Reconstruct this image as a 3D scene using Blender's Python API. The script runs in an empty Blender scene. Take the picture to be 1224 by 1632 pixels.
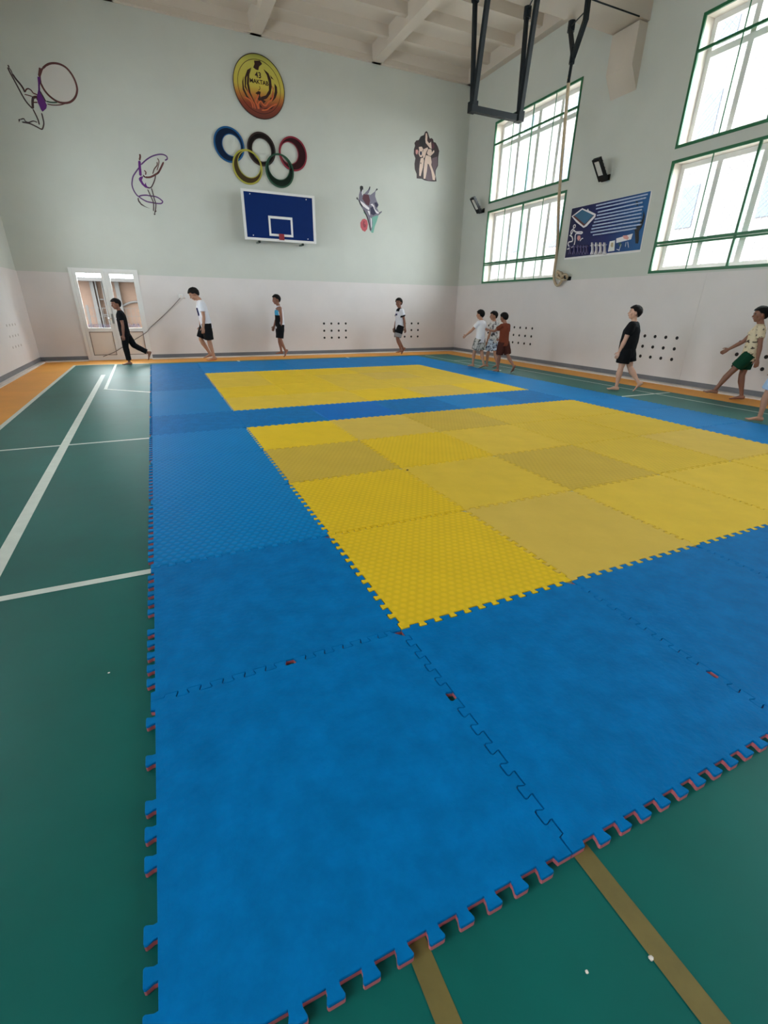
import bpy, bmesh, math, random
from mathutils import Vector, Matrix, noise, Euler

# ---------------------------------------------------------------- camera, sky, exposure
S = bpy.context.scene
COL = S.collection
cam_d = bpy.data.cameras.new('camera')
cam = bpy.data.objects.new('camera', cam_d)
COL.objects.link(cam)
S.camera = cam
cam_d.sensor_fit = 'VERTICAL'
cam_d.sensor_height = 24.0
cam_d.lens = 738.343 / 1632 * 24.0
cam_d.clip_start = 0.02
cam_d.clip_end = 200
CR = Matrix(((0.908913, 0.158251, -0.385791), (-0.416786, 0.373486, -0.828732), (0.01294, 0.914037, 0.405423)))
cam.matrix_world = Matrix.Translation((0.2283, -0.4639, 1.3232)) @ CR.to_4x4()

world = bpy.data.worlds.new('overcast_sky')
S.world = world
world.use_nodes = True
bg = world.node_tree.nodes['Background']
bg.inputs['Color'].default_value = (0.93, 0.97, 1.0, 1)
bg.inputs['Strength'].default_value = 20.0

S.view_settings.view_transform = 'Standard'
S.view_settings.look = 'None'
S.view_settings.gamma = 1.0
S.view_settings.use_curve_mapping = False
S.view_settings.exposure = 0.0
S.cycles.max_bounces = 12
S.cycles.diffuse_bounces = 8
S.cycles.transparent_max_bounces = 16

YB, XR, XL, YF, HW = 13.576, 9.27, -2.407, -9.6, 1.95
WIN_Y = [(9.33, 12.26), (3.76, 6.69), (-1.81, 1.12), (-7.38, -4.45)]
WIN_Z = [(2.02, 3.775), (4.02, 5.775)]

ADDED_LWIN_Z = (2.02, 3.775)  # unseen left-wall windows, added to bring light onto the window wall
ADDED_LWIN_Y = [(8.9, 11.83), (3.33, 6.26), (-2.24, 0.69), (-7.81, -4.88)]
def portal(y0, y1, z0, z1, left=False):
    l = bpy.data.lights.new('window_daylight', 'AREA')
    l.shape = 'RECTANGLE'
    l.size = z1 - z0
    l.size_y = y1 - y0
    l.cycles.is_portal = True
    o = bpy.data.objects.new('window_daylight', l)
    COL.objects.link(o)
    # an area light shines along its local -Z: turn that to -X (into the hall)
    if left:
        o.matrix_world = Matrix.Translation((XL - 0.40, (y0 + y1) / 2, (z0 + z1) / 2)) @ Matrix(((0, 0, -1), (0, 1, 0), (1, 0, 0))).to_4x4()
    else:
        o.matrix_world = Matrix.Translation((XR + 0.40, (y0 + y1) / 2, (z0 + z1) / 2)) @ Matrix(((0, 0, 1), (0, 1, 0), (-1, 0, 0))).to_4x4()
for a in WIN_Y:
    for b in WIN_Z:
        portal(a[0], a[1], b[0], b[1])
for a in ADDED_LWIN_Y:
    portal(a[0], a[1], ADDED_LWIN_Z[0], ADDED_LWIN_Z[1], True)

# ---------------------------------------------------------------- materials
def srgb(r, g, b):
    def f(c):
        c /= 255.0
        return c / 12.92 if c <= 0.04045 else ((c + 0.055) / 1.055) ** 2.4
    return (f(r), f(g), f(b), 1)

MATS = {}
def mat(name, col, rough=0.6, metal=0.0, var=0.0, vscale=4.0, bump=0.0, bscale=60.0, spec=0.5, hexa=0.0, hexp=0.05, hex_shade=0.0, col2=None, sheen=0.0, stretch=None):
    if name in MATS:
        return MATS[name]
    m = bpy.data.materials.new(name)
    m.use_nodes = True
    nt = m.node_tree
    N, L = nt.nodes, nt.links
    b = N['Principled BSDF']
    b.inputs['Base Color'].default_value = col
    b.inputs['Roughness'].default_value = rough
    b.inputs['Metallic'].default_value = metal
    b.inputs['Specular IOR Level'].default_value = spec
    tc = N.new('ShaderNodeTexCoord')
    vec = tc.outputs['Object']
    if stretch:
        mp = N.new('ShaderNodeMapping')
        mp.inputs['Scale'].default_value = stretch
        L.new(vec, mp.inputs['Vector'])
        vec = mp.outputs['Vector']
    src = None
    if var > 0 or col2:
        nz = N.new('ShaderNodeTexNoise')
        nz.inputs['Scale'].default_value = vscale
        nz.inputs['Detail'].default_value = 6
        nz.inputs['Roughness'].default_value = 0.6
        L.new(vec, nz.inputs['Vector'])
        mx = N.new('ShaderNodeMix')
        mx.data_type = 'RGBA'
        if col2:
            mx.inputs[6].default_value = col
            mx.inputs[7].default_value = col2
        else:
            mx.inputs[6].default_value = tuple(c * (1 - var) for c in col[:3]) + (1,)
            mx.inputs[7].default_value = tuple(min(1, c * (1 + var)) for c in col[:3]) + (1,)
        rp = N.new('ShaderNodeMapRange')
        rp.inputs['From Min'].default_value = 0.3
        rp.inputs['From Max'].default_value = 0.7
        L.new(nz.outputs['Fac'], rp.inputs['Value'])
        L.new(rp.outputs['Result'], mx.inputs[0])
        src = mx.outputs[2]
    h = None
    if hexa > 0:
        tot = None
        for k in range(3):
            a = math.radians(60 * k + 30)
            kk = 2 * math.pi / (hexp * math.sqrt(3) / 2)
            d = N.new('ShaderNodeVectorMath')
            d.operation = 'DOT_PRODUCT'
            d.inputs[1].default_value = (kk * math.cos(a), kk * math.sin(a), 0)
            L.new(tc.outputs['Object'], d.inputs[0])
            c = N.new('ShaderNodeMath')
            c.operation = 'COSINE'
            L.new(d.outputs['Value'], c.inputs[0])
            if tot is None:
                tot = c.outputs[0]
            else:
                s = N.new('ShaderNodeMath')
                s.operation = 'ADD'
                L.new(tot, s.inputs[0])
                L.new(c.outputs[0], s.inputs[1])
                tot = s.outputs[0]
        mr = N.new('ShaderNodeMapRange')
        mr.inputs['From Min'].default_value = -1.0
        mr.inputs['From Max'].default_value = 1.2
        L.new(tot, mr.inputs['Value'])
        h = mr.outputs['Result']
        bp = N.new('ShaderNodeBump')
        bp.inputs['Strength'].default_value = hexa
        bp.inputs['Distance'].default_value = 0.004
        L.new(h, bp.inputs['Height'])
        L.new(bp.outputs['Normal'], b.inputs['Normal'])
        if hex_shade > 0:  # relief shade put into the colour: tread grooves darkened
            hm = N.new('ShaderNodeMix')
            hm.data_type = 'RGBA'
            hm.blend_type = 'MULTIPLY'
            mr2 = N.new('ShaderNodeMapRange')
            mr2.inputs['To Min'].default_value = hex_shade
            mr2.inputs['To Max'].default_value = 0
            L.new(h, mr2.inputs['Value'])
            L.new(mr2.outputs['Result'], hm.inputs[0])
            if src:
                L.new(src, hm.inputs[6])
            else:
                hm.inputs[6].default_value = col
            hm.inputs[7].default_value = (0.45, 0.5, 0.5, 1)
            src = hm.outputs[2]
    elif bump > 0:
        nb = N.new('ShaderNodeTexNoise')
        nb.inputs['Scale'].default_value = bscale
        nb.inputs['Detail'].default_value = 4
        L.new(vec, nb.inputs['Vector'])
        bp = N.new('ShaderNodeBump')
        bp.inputs['Strength'].default_value = bump
        bp.inputs['Distance'].default_value = 0.01
        L.new(nb.outputs['Fac'], bp.inputs['Height'])
        L.new(bp.outputs['Normal'], b.inputs['Normal'])
    if src:
        L.new(src, b.inputs['Base Color'])
    if sheen:
        b.inputs['Sheen Weight'].default_value = sheen
    MATS[name] = m
    return m

def emat(name, c, rough=0.5):
    return mat(name, srgb(*c), rough)

def glass_mat():
    m = bpy.data.materials.new('window_glass')
    m.use_nodes = True
    nt = m.node_tree
    N, L = nt.nodes, nt.links
    N.remove(N['Principled BSDF'])
    out = N['Material Output']
    t = N.new('ShaderNodeBsdfTransparent')
    t.inputs['Color'].default_value = (0.93, 0.96, 0.95, 1)
    g = N.new('ShaderNodeBsdfGlossy')
    g.inputs['Roughness'].default_value = 0.02
    lw = N.new('ShaderNodeLayerWeight')
    lw.inputs['Blend'].default_value = 0.5
    f = N.new('ShaderNodeMath')
    f.operation = 'POWER'
    f.inputs[1].default_value = 5.0
    L.new(lw.outputs['Facing'], f.inputs[0])
    mx = N.new('ShaderNodeMixShader')
    L.new(f.outputs[0], mx.inputs[0])
    L.new(t.outputs[0], mx.inputs[1])
    L.new(g.outputs[0], mx.inputs[2])
    L.new(mx.outputs[0], out.inputs['Surface'])
    return m
GLASS = glass_mat()

M_UP = mat('mint_wall_paint', srgb(199, 201, 195), 0.75, var=0.03, vscale=1.2, bump=0.08, bscale=25)
M_LOW = mat('pale_wainscot_paint', srgb(218, 211, 211), 0.6, var=0.03, vscale=1.5, bump=0.05, bscale=14)
M_CEIL = mat('ceiling_paint', srgb(200, 188, 176), 0.8, var=0.04, vscale=1.0, bump=0.1, bscale=10)
M_GREY = mat('grey_skirting_paint', srgb(112, 112, 118), 0.5, var=0.08, vscale=3)
M_TRIMW = mat('off_white_skirting', srgb(226, 214, 208), 0.5, var=0.05, vscale=5)
M_GREENF = mat('green_sports_vinyl', srgb(4, 92, 86), 0.45, var=0.16, vscale=0.9, bump=0.05, bscale=7, spec=0.2)
M_ORANGE = mat('orange_sports_vinyl', srgb(232, 158, 60), 0.55, var=0.08, vscale=1.3, bump=0.04, bscale=7, spec=.3)
M_LINE = mat('white_line_paint', srgb(205, 212, 205), 0.45, var=0.08, vscale=9)
M_TAN = mat('faded_yellow_line_paint', srgb(108, 94, 46), 0.6, var=0.15, vscale=9)
M_PVC = mat('white_pvc', srgb(228, 226, 226), 0.35)
M_REVEAL = mat('window_reveal_plaster', srgb(226, 216, 206), 0.7, var=0.04, vscale=5)
M_GPAINT = mat('green_gloss_paint', srgb(34, 104, 68), 0.4, var=0.1, vscale=6)
M_STEEL = mat('dark_painted_steel', srgb(16, 24, 30), 0.5, spec=.25)
M_BLACK = mat('black_plastic', srgb(16, 16, 18), 0.5, spec=.3)
M_HOLE = mat('hole_shade_and_crumb', srgb(26, 20, 20), 0.8)  # stands for shade inside the vent holes; also colours the floor crumb

# ---------------------------------------------------------------- helpers
def obj(name, bm, m, parent=None, smooth=False, loc=None):
    me = bpy.data.meshes.new(name)
    bm.normal_update()
    bm.to_mesh(me)
    bm.free()
    for x in (m if isinstance(m, (list, tuple)) else [m]):
        me.materials.append(x)
    if smooth:
        me.polygons.foreach_set('use_smooth', [True] * len(me.polygons))
    o = bpy.data.objects.new(name, me)
    COL.objects.link(o)
    if parent:
        o.parent = parent
    if loc:
        o.location = loc
    return o

def thing(name, label, cat, loc=(0, 0, 0), group=None):
    o = bpy.data.objects.new(name, None)
    COL.objects.link(o)
    o.location = loc
    o.empty_display_size = 0.1
    return tag(o, label, cat, group)

def tag(o, label, cat, group=None):
    o['label'] = label
    o['category'] = cat
    if group:
        o['group'] = group
    return o

def struct(o):
    o['kind'] = 'structure'
    return o

def box(bm, x0, x1, y0, y1, z0, z1, mi=0):
    v = [bm.verts.new((x, y, z)) for x in (x0, x1) for y in (y0, y1) for z in (z0, z1)]
    for f in ((0, 1, 3, 2), (4, 6, 7, 5), (0, 4, 5, 1), (2, 3, 7, 6), (0, 2, 6, 4), (1, 5, 7, 3)):
        fc = bm.faces.new([v[i] for i in f])
        fc.material_index = mi

def bar(bm, a, b, r, n=8, r2=None, mi=0):
    a, b = Vector(a), Vector(b)
    d = (b - a)
    if d.length < 1e-6:
        return
    d.normalize()
    u = d.orthogonal().normalized()
    w = d.cross(u)
    r2 = r if r2 is None else r2
    R1 = [bm.verts.new(a + (u * math.cos(t) + w * math.sin(t)) * r) for t in [2 * math.pi * i / n for i in range(n)]]
    R2 = [bm.verts.new(b + (u * math.cos(t) + w * math.sin(t)) * r2) for t in [2 * math.pi * i / n for i in range(n)]]
    for i in range(n):
        bm.faces.new((R1[i], R1[(i + 1) % n], R2[(i + 1) % n], R2[i])).material_index = mi
    bm.faces.new(R1[::-1]).material_index = mi
    bm.faces.new(R2).material_index = mi

def tube(bm, pts, r, n=8):
    """one swept tube through the points"""
    pts = [Vector(p) for p in pts]
    rings = []
    u = None
    for i, p in enumerate(pts):
        d = (pts[min(i + 1, len(pts) - 1)] - pts[max(i - 1, 0)]).normalized()
        if u is None:
            u = d.orthogonal().normalized()
        u = (u - d * u.dot(d)).normalized()
        w = d.cross(u)
        rings.append([bm.verts.new(p + (u * math.cos(t) + w * math.sin(t)) * r) for t in [2 * math.pi * k / n for k in range(n)]])
    for A, B in zip(rings, rings[1:]):
        for i in range(n):
            bm.faces.new((A[i], A[(i + 1) % n], B[(i + 1) % n], B[i]))
    bm.faces.new(rings[0][::-1])
    bm.faces.new(rings[-1])

def smoothpath(P, k=6):
    P = [Vector(p) for p in P]
    out = []
    for i in range(len(P) - 1):
        p0, p1, p2, p3 = P[max(i - 1, 0)], P[i], P[i + 1], P[min(i + 2, len(P) - 1)]
        for j in range(k):
            t = j / k
            out.append(0.5 * ((2 * p1) + (p2 - p0) * t + (2 * p0 - 5 * p1 + 4 * p2 - p3) * t * t + (3 * p1 - p0 - 3 * p2 + p3) * t ** 3))
    out.append(P[-1])
    return out

def prism(bm, pts, z0, z1, to3, mi=0):
    """closed outline pts (2-D) extruded between depths z0 and z1; to3 maps (a, b, depth) to space"""
    A = [bm.verts.new(to3(p[0], p[1], z0)) for p in pts]
    B = [bm.verts.new(to3(p[0], p[1], z1)) for p in pts]
    fs = [bm.faces.new(A[::-1]), bm.faces.new(B)]
    for i in range(len(pts)):
        fs.append(bm.faces.new((A[i], A[(i + 1) % len(pts)], B[(i + 1) % len(pts)], B[i])))
    for f in fs:
        f.material_index = mi
    return fs

def cells_wall(bm, a0, a1, b0, b1, holes, put):
    """grid of blocks filling a wall except its openings"""
    A = sorted({a0, a1} | {h[0] for h in holes} | {h[1] for h in holes})
    B = sorted({b0, b1} | {h[2] for h in holes} | {h[3] for h in holes})
    for i in range(len(A) - 1):
        run = None
        for j in range(len(B) - 1):
            ca, cb = (A[i] + A[i + 1]) / 2, (B[j] + B[j + 1]) / 2
            if any(h[0] < ca < h[1] and h[2] < cb < h[3] for h in holes):
                continue
            put(A[i], A[i + 1], B[j], B[j + 1])

# ---------------------------------------------------------------- the hall: floor
bm = bmesh.new()
def quad(bm, pts, z, mi):
    f = bm.faces.new([bm.verts.new((x, y, z)) for x, y in pts])
    f.material_index = mi
def strip(p, q, w, mi, z=0.0012):
    p, q = Vector(p), Vector(q)
    d = (q - p).normalized()
    n = Vector((-d.y, d.x)) * (w / 2)
    quad(bm, [p - n, q - n, q + n, p + n], z, mi)
GX0, GX1, GY1 = -1.56, 8.36, 12.48
quad(bm, [(GX0, YF), (GX1, YF), (GX1, GY1), (GX0, GY1)], 0, 0)
quad(bm, [(XL - .4, YF), (GX0, YF), (GX0, GY1), (XL - .4, GY1)], 0, 1)
quad(bm, [(GX1, YF), (XR + .4, YF), (XR + .4, GY1), (GX1, GY1)], 0, 1)
quad(bm, [(XL - .4, GY1), (XR + .4, GY1), (XR + .4, YB + .4), (XL - .4, YB + .4)], 0, 1)
strip((-1.52, YF), (-1.58, 12.54), 0.055, 2)
strip((-1.58, 12.52), (-0.05, 12.44), 0.05, 2)
strip((-1.5, 2.025), (0.01, 2.015), 0.05, 2, 0.0016)
strip((-1.5, 5.02), (0.0, 4.995), 0.04, 2, 0.0016)
strip((-0.70, -2.0), (-0.865, 10.6), 0.075, 2)
strip((-0.69, 8.64), (-0.745, 12.44), 0.05, 2, 0.0016)
strip((-0.71, 8.67), (0.02, 8.06), 0.05, 2, 0.0020)
strip((7.93, -4.0), (7.93, 10.72), 0.03, 2)
strip((7.46, 12.3), (7.46, 9.2), 0.03, 2)
strip((7.46, 10.71), (7.93, 10.71), 0.05, 2, 0.0016)
strip((7.0, 5.01), (8.3, 5.0), 0.05, 2, 0.0016)
strip((7.02, 8.36), (7.40, 8.62), 0.09, 2, 0.0016)
strip((5.0, 12.15), (5.0, 12.46), 0.06, 2, 0.0016)
strip((2.03, 12.15), (2.03, 12.46), 0.06, 2, 0.0016)
strip((1.04, -3.0), (1.04, 0.3), 0.055, 3, 0.0016)
strip((0.545, -3.0), (0.545, 0.3), 0.05, 3, 0.0016)
struct(obj('floor', bm, [M_GREENF, M_ORANGE, M_LINE, M_TAN]))

# ---------------------------------------------------------------- the hall: walls
def wall_pair(name, put_axis, a0, a1, holes, m_up=M_UP):
    bm = bmesh.new()
    hs = holes
    cells_wall(bm, a0, a1, -0.1, 7.3, hs, lambda p, q, r, s: put_axis(bm, p, q, r, s, 0.0, 0.4))
    return struct(obj(name, bm, m_up))

def put_right(bm, p, q, r, s, d0, d1): box(bm, XR + d0, XR + d1, p, q, r, s)
def put_left(bm, p, q, r, s, d0, d1): box(bm, XL - d1, XL - d0, p, q, r, s)
def put_back(bm, p, q, r, s, d0, d1): box(bm, p, q, YB + d0, YB + d1, r, s)
def put_front(bm, p, q, r, s, d0, d1): box(bm, p, q, YF - d1, YF - d0, r, s)
rh = [(a[0], a[1], b[0], b[1]) for a in WIN_Y for b in WIN_Z]
DX0, DX1, DZ = -1.385, 0.035, 2.055
w_right = wall_pair('wall_right', put_right, YF, YB, rh)
w_left = wall_pair('wall_left', put_left, YF, YB, [(a[0], a[1]) + ADDED_LWIN_Z for a in ADDED_LWIN_Y])
w_back = wall_pair('wall_back', put_back, XL - .4, XR + .4, [(DX0, DX1, -0.1, DZ)])
w_front = wall_pair('wall_front', put_front, XL - .4, XR + .4, [])

def wains(parent, put, spans, seams):
    bm = bmesh.new()
    for p, q in spans:
        cuts = [p] + sorted(s for s in seams if p < s < q) + [q]
        for a, b in zip(cuts, cuts[1:]):
            put(bm, a + 0.001, b - 0.001, 0.0, HW, -0.012, 0.0)
    obj('wainscot_panel', bm, M_LOW, parent)
wains(w_right, put_right, [(YF, YB)], [5.525, -0.5, -6.5])
wains(w_left, put_left, [(YF, YB)], [6.0, 0.0])
wains(w_back, put_back, [(XL, DX0), (DX1, XR)], [])
wains(w_front, put_front, [(XL, XR)], [])

def skirt(name, put, spans):
    bm = bmesh.new()
    for p, q in spans:
        put(bm, p, q, 0.0, 0.105, -0.02, 0.0)
    struct(obj(name, bm, M_GREY))
skirt('baseboard_right', put_right, [(YF, YB)])
skirt('baseboard_left', put_left, [(YF, YB)])
skirt('baseboard_back', put_back, [(XL, DX0), (DX1, XR)])
skirt('baseboard_front', put_front, [(XL, XR)])
def curb(name, put, spans, w):
    bm = bmesh.new()
    for p, q in spans:
        put(bm, p, q, 0.0, 0.014, -w, -0.02)
        put(bm, p, q, 0.0, 0.020, -w * .8, -0.02)
    struct(obj(name, bm, M_TRIMW))
curb('trim_1', put_right, [(YF, YB)], 0.24)
curb('trim_2', put_left, [(YF, YB)], 0.14)
curb('trim_3', put_back, [(XL, DX0), (DX1, XR)], 0.22)

# wainscot vent holes as raised discs, four by three; dark colour paints inner shade
def holes(parent, put, cs, zs, m=M_HOLE, r=0.028):
    for c in cs:
        for z in zs:
            b2 = bmesh.new()
            n = 20
            def ringv(rad, d):
                out = []
                for i in range(n):
                    t = 2 * math.pi * i / n
                    out.append(put(c + rad * math.cos(t), z + rad * math.sin(t), d))
                return [b2.verts.new(p) for p in out]
            r0, r1, r2 = ringv(r * 1.12, 0.0125), ringv(r * 1.04, 0.016), ringv(r * 0.9, 0.0135)
            for A, B in ((r0, r1), (r1, r2)):
                for i in range(n):
                    b2.faces.new((A[i], A[(i + 1) % n], B[(i + 1) % n], B[i]))
            b2.faces.new(r2)
            bmesh.ops.recalc_face_normals(b2, faces=b2.faces)
            obj('vent_hole', b2, m, parent)
ZH = (0.845, 0.648, 0.455)
pr = lambda a, z, d: (XR - d, a, z)
pb = lambda a, z, d: (a, YB - d, z)
pl = lambda a, z, d: (XL + d, a, z)
four = lambda a, b: [a + (b - a) * i / 3 for i in range(4)]
holes(w_back, pb, four(4.735, 5.412), ZH)
holes(w_back, pb, four(7.16, 7.866), ZH)
holes(w_right, pr, four(9.835, 10.56), ZH)
holes(w_right, pr, four(11.5, 12.2), ZH)
holes(w_right, pr, four(5.78, 6.475), ZH)
holes(w_right, pr, four(3.94, 4.63), ZH)
M_HOLE_GREY = mat('faint_grey_hole', srgb(176, 164, 160), 0.6)  # paler grey discs for the left wall
holes(w_left, pl, four(11.42, 12.1), (0.89, 0.685, 0.485), M_HOLE_GREY, 0.022)

# ---------------------------------------------------------------- the hall: ceiling of ribbed slabs on girders
bm = bmesh.new()
box(bm, XL - .4, XR + .4, YF - .4, YB + .4, 7.22, 7.42)
def rib_y(xc, w0, w1):
    v0 = [(xc - w0 / 2, 6.93), (xc + w0 / 2, 6.93), (xc + w1 / 2, 7.23), (xc - w1 / 2, 7.23)]
    prism(bm, v0, YF, YB, lambda a, b, d: (a, d, b))
for k in range(-1, 4):
    xc = 0.36 + 3.0 * k
    if xc > 9.2:
        xc = XR - 0.06
    rib_y(xc, 0.25, 0.36)
y = YB - 0.06
while y > YF:
    v0 = [(y - .055, 7.04), (y + .055, 7.04), (y + .11, 7.23), (y - .11, 7.23)]
    prism(bm, v0, XL, XR, lambda a, b, d: (d, a, b))
    y -= 0.96
box(bm, XL, XR, YB - 0.10, YB, 6.93, 7.22)
bmesh.ops.recalc_face_normals(bm, faces=bm.faces)
struct(obj('ceiling', bm, M_CEIL))
for k, yc in enumerate((8.15, 2.15, -3.85)):
    bm = bmesh.new()
    box(bm, XL, XR, yc - .33, yc + .33, 6.13, 6.93)
    # bracket under the girder where it meets the wall
    prism(bm, [(XR, 6.11), (XR - .22, 6.11), (XR - .22, 5.50), (XR, 5.16)], yc - .3, yc + .3, lambda a, b, d: (a, d, b))
    prism(bm, [(XL, 6.11), (XL + .22, 6.11), (XL + .22, 5.50), (XL, 5.16)], yc - .3, yc + .3, lambda a, b, d: (a, d, b))
    bmesh.ops.recalc_face_normals(bm, faces=bm.faces)
    struct(obj('trim_%d' % (4 + k), bm, M_CEIL))

# ---------------------------------------------------------------- windows
def window(n, y0, y1, z0, z1, upper, left=False):
    root = bpy.data.objects.new('window_%d' % n, None)
    COL.objects.link(root)
    root.location = (XL if left else XR, (y0 + y1) / 2, z0)
    if left:
        root.rotation_euler = (0, 0, math.pi)
    struct(root)
    W, H = y1 - y0, z1 - z0
    h = W / 2
    # white frame set back in the opening: local x = depth, y along wall, z up from the sill
    bm = bmesh.new()
    d0, d1, fw = 0.22, 0.29, 0.085
    box(bm, d0, d1, -h, h, 0, fw)
    box(bm, d0, d1, -h, h, H - fw, H)
    box(bm, d0, d1, -h, -h + fw, fw, H - fw)
    box(bm, d0, d1, h - fw, h, fw, H - fw)
    zt = (5.29 - z0) if upper else (2.51 - z0)
    box(bm, d0, d1, -h + fw, h - fw, zt - .045, zt + .045)
    ms = [-.735, 0, .735]
    for m in ms:
        wdt = .05 if abs(m) < .1 else .044
        box(bm, d0, d1, m - wdt, m + wdt, fw, zt - .045)
        box(bm, d0, d1, m - wdt, m + wdt, zt + .045, H - fw)
    obj('frame', bm, M_PVC, root)
    edges = [-h + fw] + ms + [h - fw]
    for i in range(4):
        for (a, b) in ((fw, zt - .045), (zt + .045, H - fw)):
            bm = bmesh.new()
            ya = edges[i] + (.042 if i else 0)
            yb = edges[i + 1] - (.042 if i < 3 else 0)
            box(bm, .253, .257, ya, yb, a, b)
            obj('pane', bm, GLASS, root)
    bm = bmesh.new()
    t = .006
    box(bm, 0.002, .22, -h, -h + t, t, H - t)
    box(bm, 0.002, .22, h - t, h, t, H - t)
    box(bm, 0.002, .22, -h, h, H - t, H)
    box(bm, 0.002, .22, -h, h, 0, t)
    obj('reveal', bm, M_REVEAL, root)
    # green angle-iron border and bars in the plane of the wall
    bm = bmesh.new()
    e, f = .035, .012
    box(bm, -.012, .02, -h - e, h + e, H - f, H + e)
    box(bm, -.012, .02, -h - e, h + e, -e, f)
    box(bm, -.012, .02, -h - e, -h + f, f, H - f)
    box(bm, -.012, .02, h - f, h + e, f, H - f)
    obj('green_border', bm, M_GPAINT, root)
    bm = bmesh.new()
    if upper:
        box(bm, -.012, .012, -h, h, 5.315 - z0 - .021, 5.315 - z0 + .021)
        bar(bm, (0, 0, 0), (0, 0, H), .014)
    else:
        box(bm, -.014, .016, -h, h, 2.485 - z0 - .005, 2.485 - z0 + .04)
        box(bm, -.006, .016, -h, h, 2.485 - z0 - .045, 2.485 - z0 - .015)
        box(bm, -.010, .016, -.02, .02, 0, H)
    for yy in (-.735, .735):
        bar(bm, (0, yy, 0), (0, yy, H), .0095)
    obj('guard_bars', bm, M_GPAINT, root)
    # wire mesh outside the glass
    bm = bmesh.new()
    st = .085
    k = -h - H
    while k < h:
        for sgn in (1, -1):
            pts = []
            # line y = k + s, z = s (clipped)
            s0 = max(0, -h - k)
            s1 = min(H, h - k)
            if s1 - s0 > .03:
                pts = [(sgn * (k + s0), s0), (sgn * (k + s1), s1)]
                bar(bm, (.36, pts[0][0], pts[0][1]), (.36, pts[1][0], pts[1][1]), .0026, 3)
        k += st
    obj('wire_mesh', bm, mat('galvanised_wire', srgb(120, 120, 125), 0.5, metal=.5), root)
n = 1
for (a, b) in WIN_Y:
    for i, (c, d) in enumerate(WIN_Z):
        window(n, a, b, c, d, i == 1)
        n += 1
for (a, b) in ADDED_LWIN_Y:  # added windows, out of view
    window(n, a, b, ADDED_LWIN_Z[0], ADDED_LWIN_Z[1], False, True)
    n += 1

# ---------------------------------------------------------------- the double door in the back wall
door = bpy.data.objects.new('door_1', None)
COL.objects.link(door)
door.location = ((DX0 + DX1) / 2, YB, 0)
struct(door)
DW = (DX1 - DX0) / 2
bm = bmesh.new()
box(bm, -DW - .01, -DW + .055, -.05, .06, 0, DZ)
box(bm, DW - .055, DW + .01, -.03, .06, 0, DZ)
box(bm, -DW + .055, DW - .055, -.03, .10, 0, .028)
box(bm, -DW + .055, DW - .055, -.029, .06, DZ - .06, DZ)
obj('frame', bm, M_PVC, door)
M_DPAN = mat('beige_door_panel', srgb(226, 214, 206), 0.4)
M_DLINE = mat('brown_gasket', srgb(110, 92, 84), 0.5)
for sgn in (-1, 1):
    bm = bmesh.new()
    x0, x1 = (-DW + .055, -.004) if sgn < 0 else (.004, DW - .055)
    g0, g1 = (x0 + .07, x1 - .075) if sgn < 0 else (x0 + .10, x1 - .05)
    zb, zt, gz0, gz1 = .02, DZ - .06, .75, 1.95
    box(bm, x0, g0, -.02, .04, zb, zt)
    box(bm, g1, x1, -.02, .04, zb, zt)
    box(bm, g0, g1, -.02, .04, gz1, zt)
    box(bm, g0, g1, -.02, .04, .665, gz0)
    box(bm, g0, g1, -.02, .04, zb, .115)
    leaf = obj('door_leaf', bm, M_PVC, door)
    bm = bmesh.new()
    box(bm, g0 + .012, g1 - .012, 0.0, .03, .127, .653)
    obj('lower_panel', bm, M_DPAN, leaf)
    bm = bmesh.new()
    for q in ((g0, g1, .115, .127), (g0, g1, .653, .665), (g0, g0 + .012, .127, .653), (g1 - .012, g1, .127, .653)):
        box(bm, q[0], q[1], -.021, .03, q[2], q[3])
    obj('gasket', bm, M_DLINE, leaf)
    bm = bmesh.new()
    box(bm, g0, g1, .012, .018, gz0, gz1)
    obj('pane', bm, GLASS, leaf)
    bm = bmesh.new()
    rnd = random.Random(4 + sgn)
    xx = g0 + .015
    while xx < g1 - .03:
        w = rnd.uniform(.008, .02)
        box(bm, xx, xx + w, .009, .0115, .77, .77 + rnd.uniform(.05, .085))
        xx += w + rnd.uniform(.012, .02)
    obj('sticker_strip', bm, mat('lavender_sticker', srgb(150, 145, 185), .5), leaf)
bm = bmesh.new()
box(bm, -.016, .016, .0, .03, .02, DZ - .06)
obj('meeting_strip', bm, M_PVC, door)
bm = bmesh.new()
box(bm, -.035, .012, -.032, -.02, .88, 1.10)
bar(bm, (-.012, -.02, 1.0), (-.012, -.065, 1.0), .009)
bar(bm, (-.012, -.062, 1.0), (-.115, -.066, 1.0), .009)
obj('door_handle', bm, mat('brushed_steel', srgb(170, 170, 172), .3, metal=.9), door, loc=(0, 0, -.03))

# ---------------------------------------------------------------- outdoors beyond the openings
M_YARD = mat('pale_yard_concrete', srgb(150, 146, 140), 0.9, var=.1)
bm = bmesh.new()
quad(bm, [(-30, YB + .4), (45, YB + .4), (45, 50), (-30, 50)], -.05, 0)
quad(bm, [(XR + .4, -40), (45, -40), (45, YB + .4), (XR + .4, YB + .4)], -.05, 0)
tag(obj('yard', bm, M_YARD), 'pale paved yard outside the glazed door and windows', 'ground')['kind'] = 'structure'
shed = thing('garden_building', 'low peach coloured building seen through the glazed door', 'building', (-1.6, 18.2, -.05))
M_PEACH = mat('peach_brown_render', srgb(84, 64, 54), 0.9, var=.1)
M_POST = mat('dark_grey_post', srgb(62, 58, 58), .7)
bm = bmesh.new(); box(bm, -3.2, 5.0, 0, 3.0, 0, 1.98); obj('wall', bm, M_PEACH, shed)
bm = bmesh.new(); box(bm, -3.4, 5.2, -.35, 3.2, 1.98, 2.08); obj('roof', bm, M_POST, shed)
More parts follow.
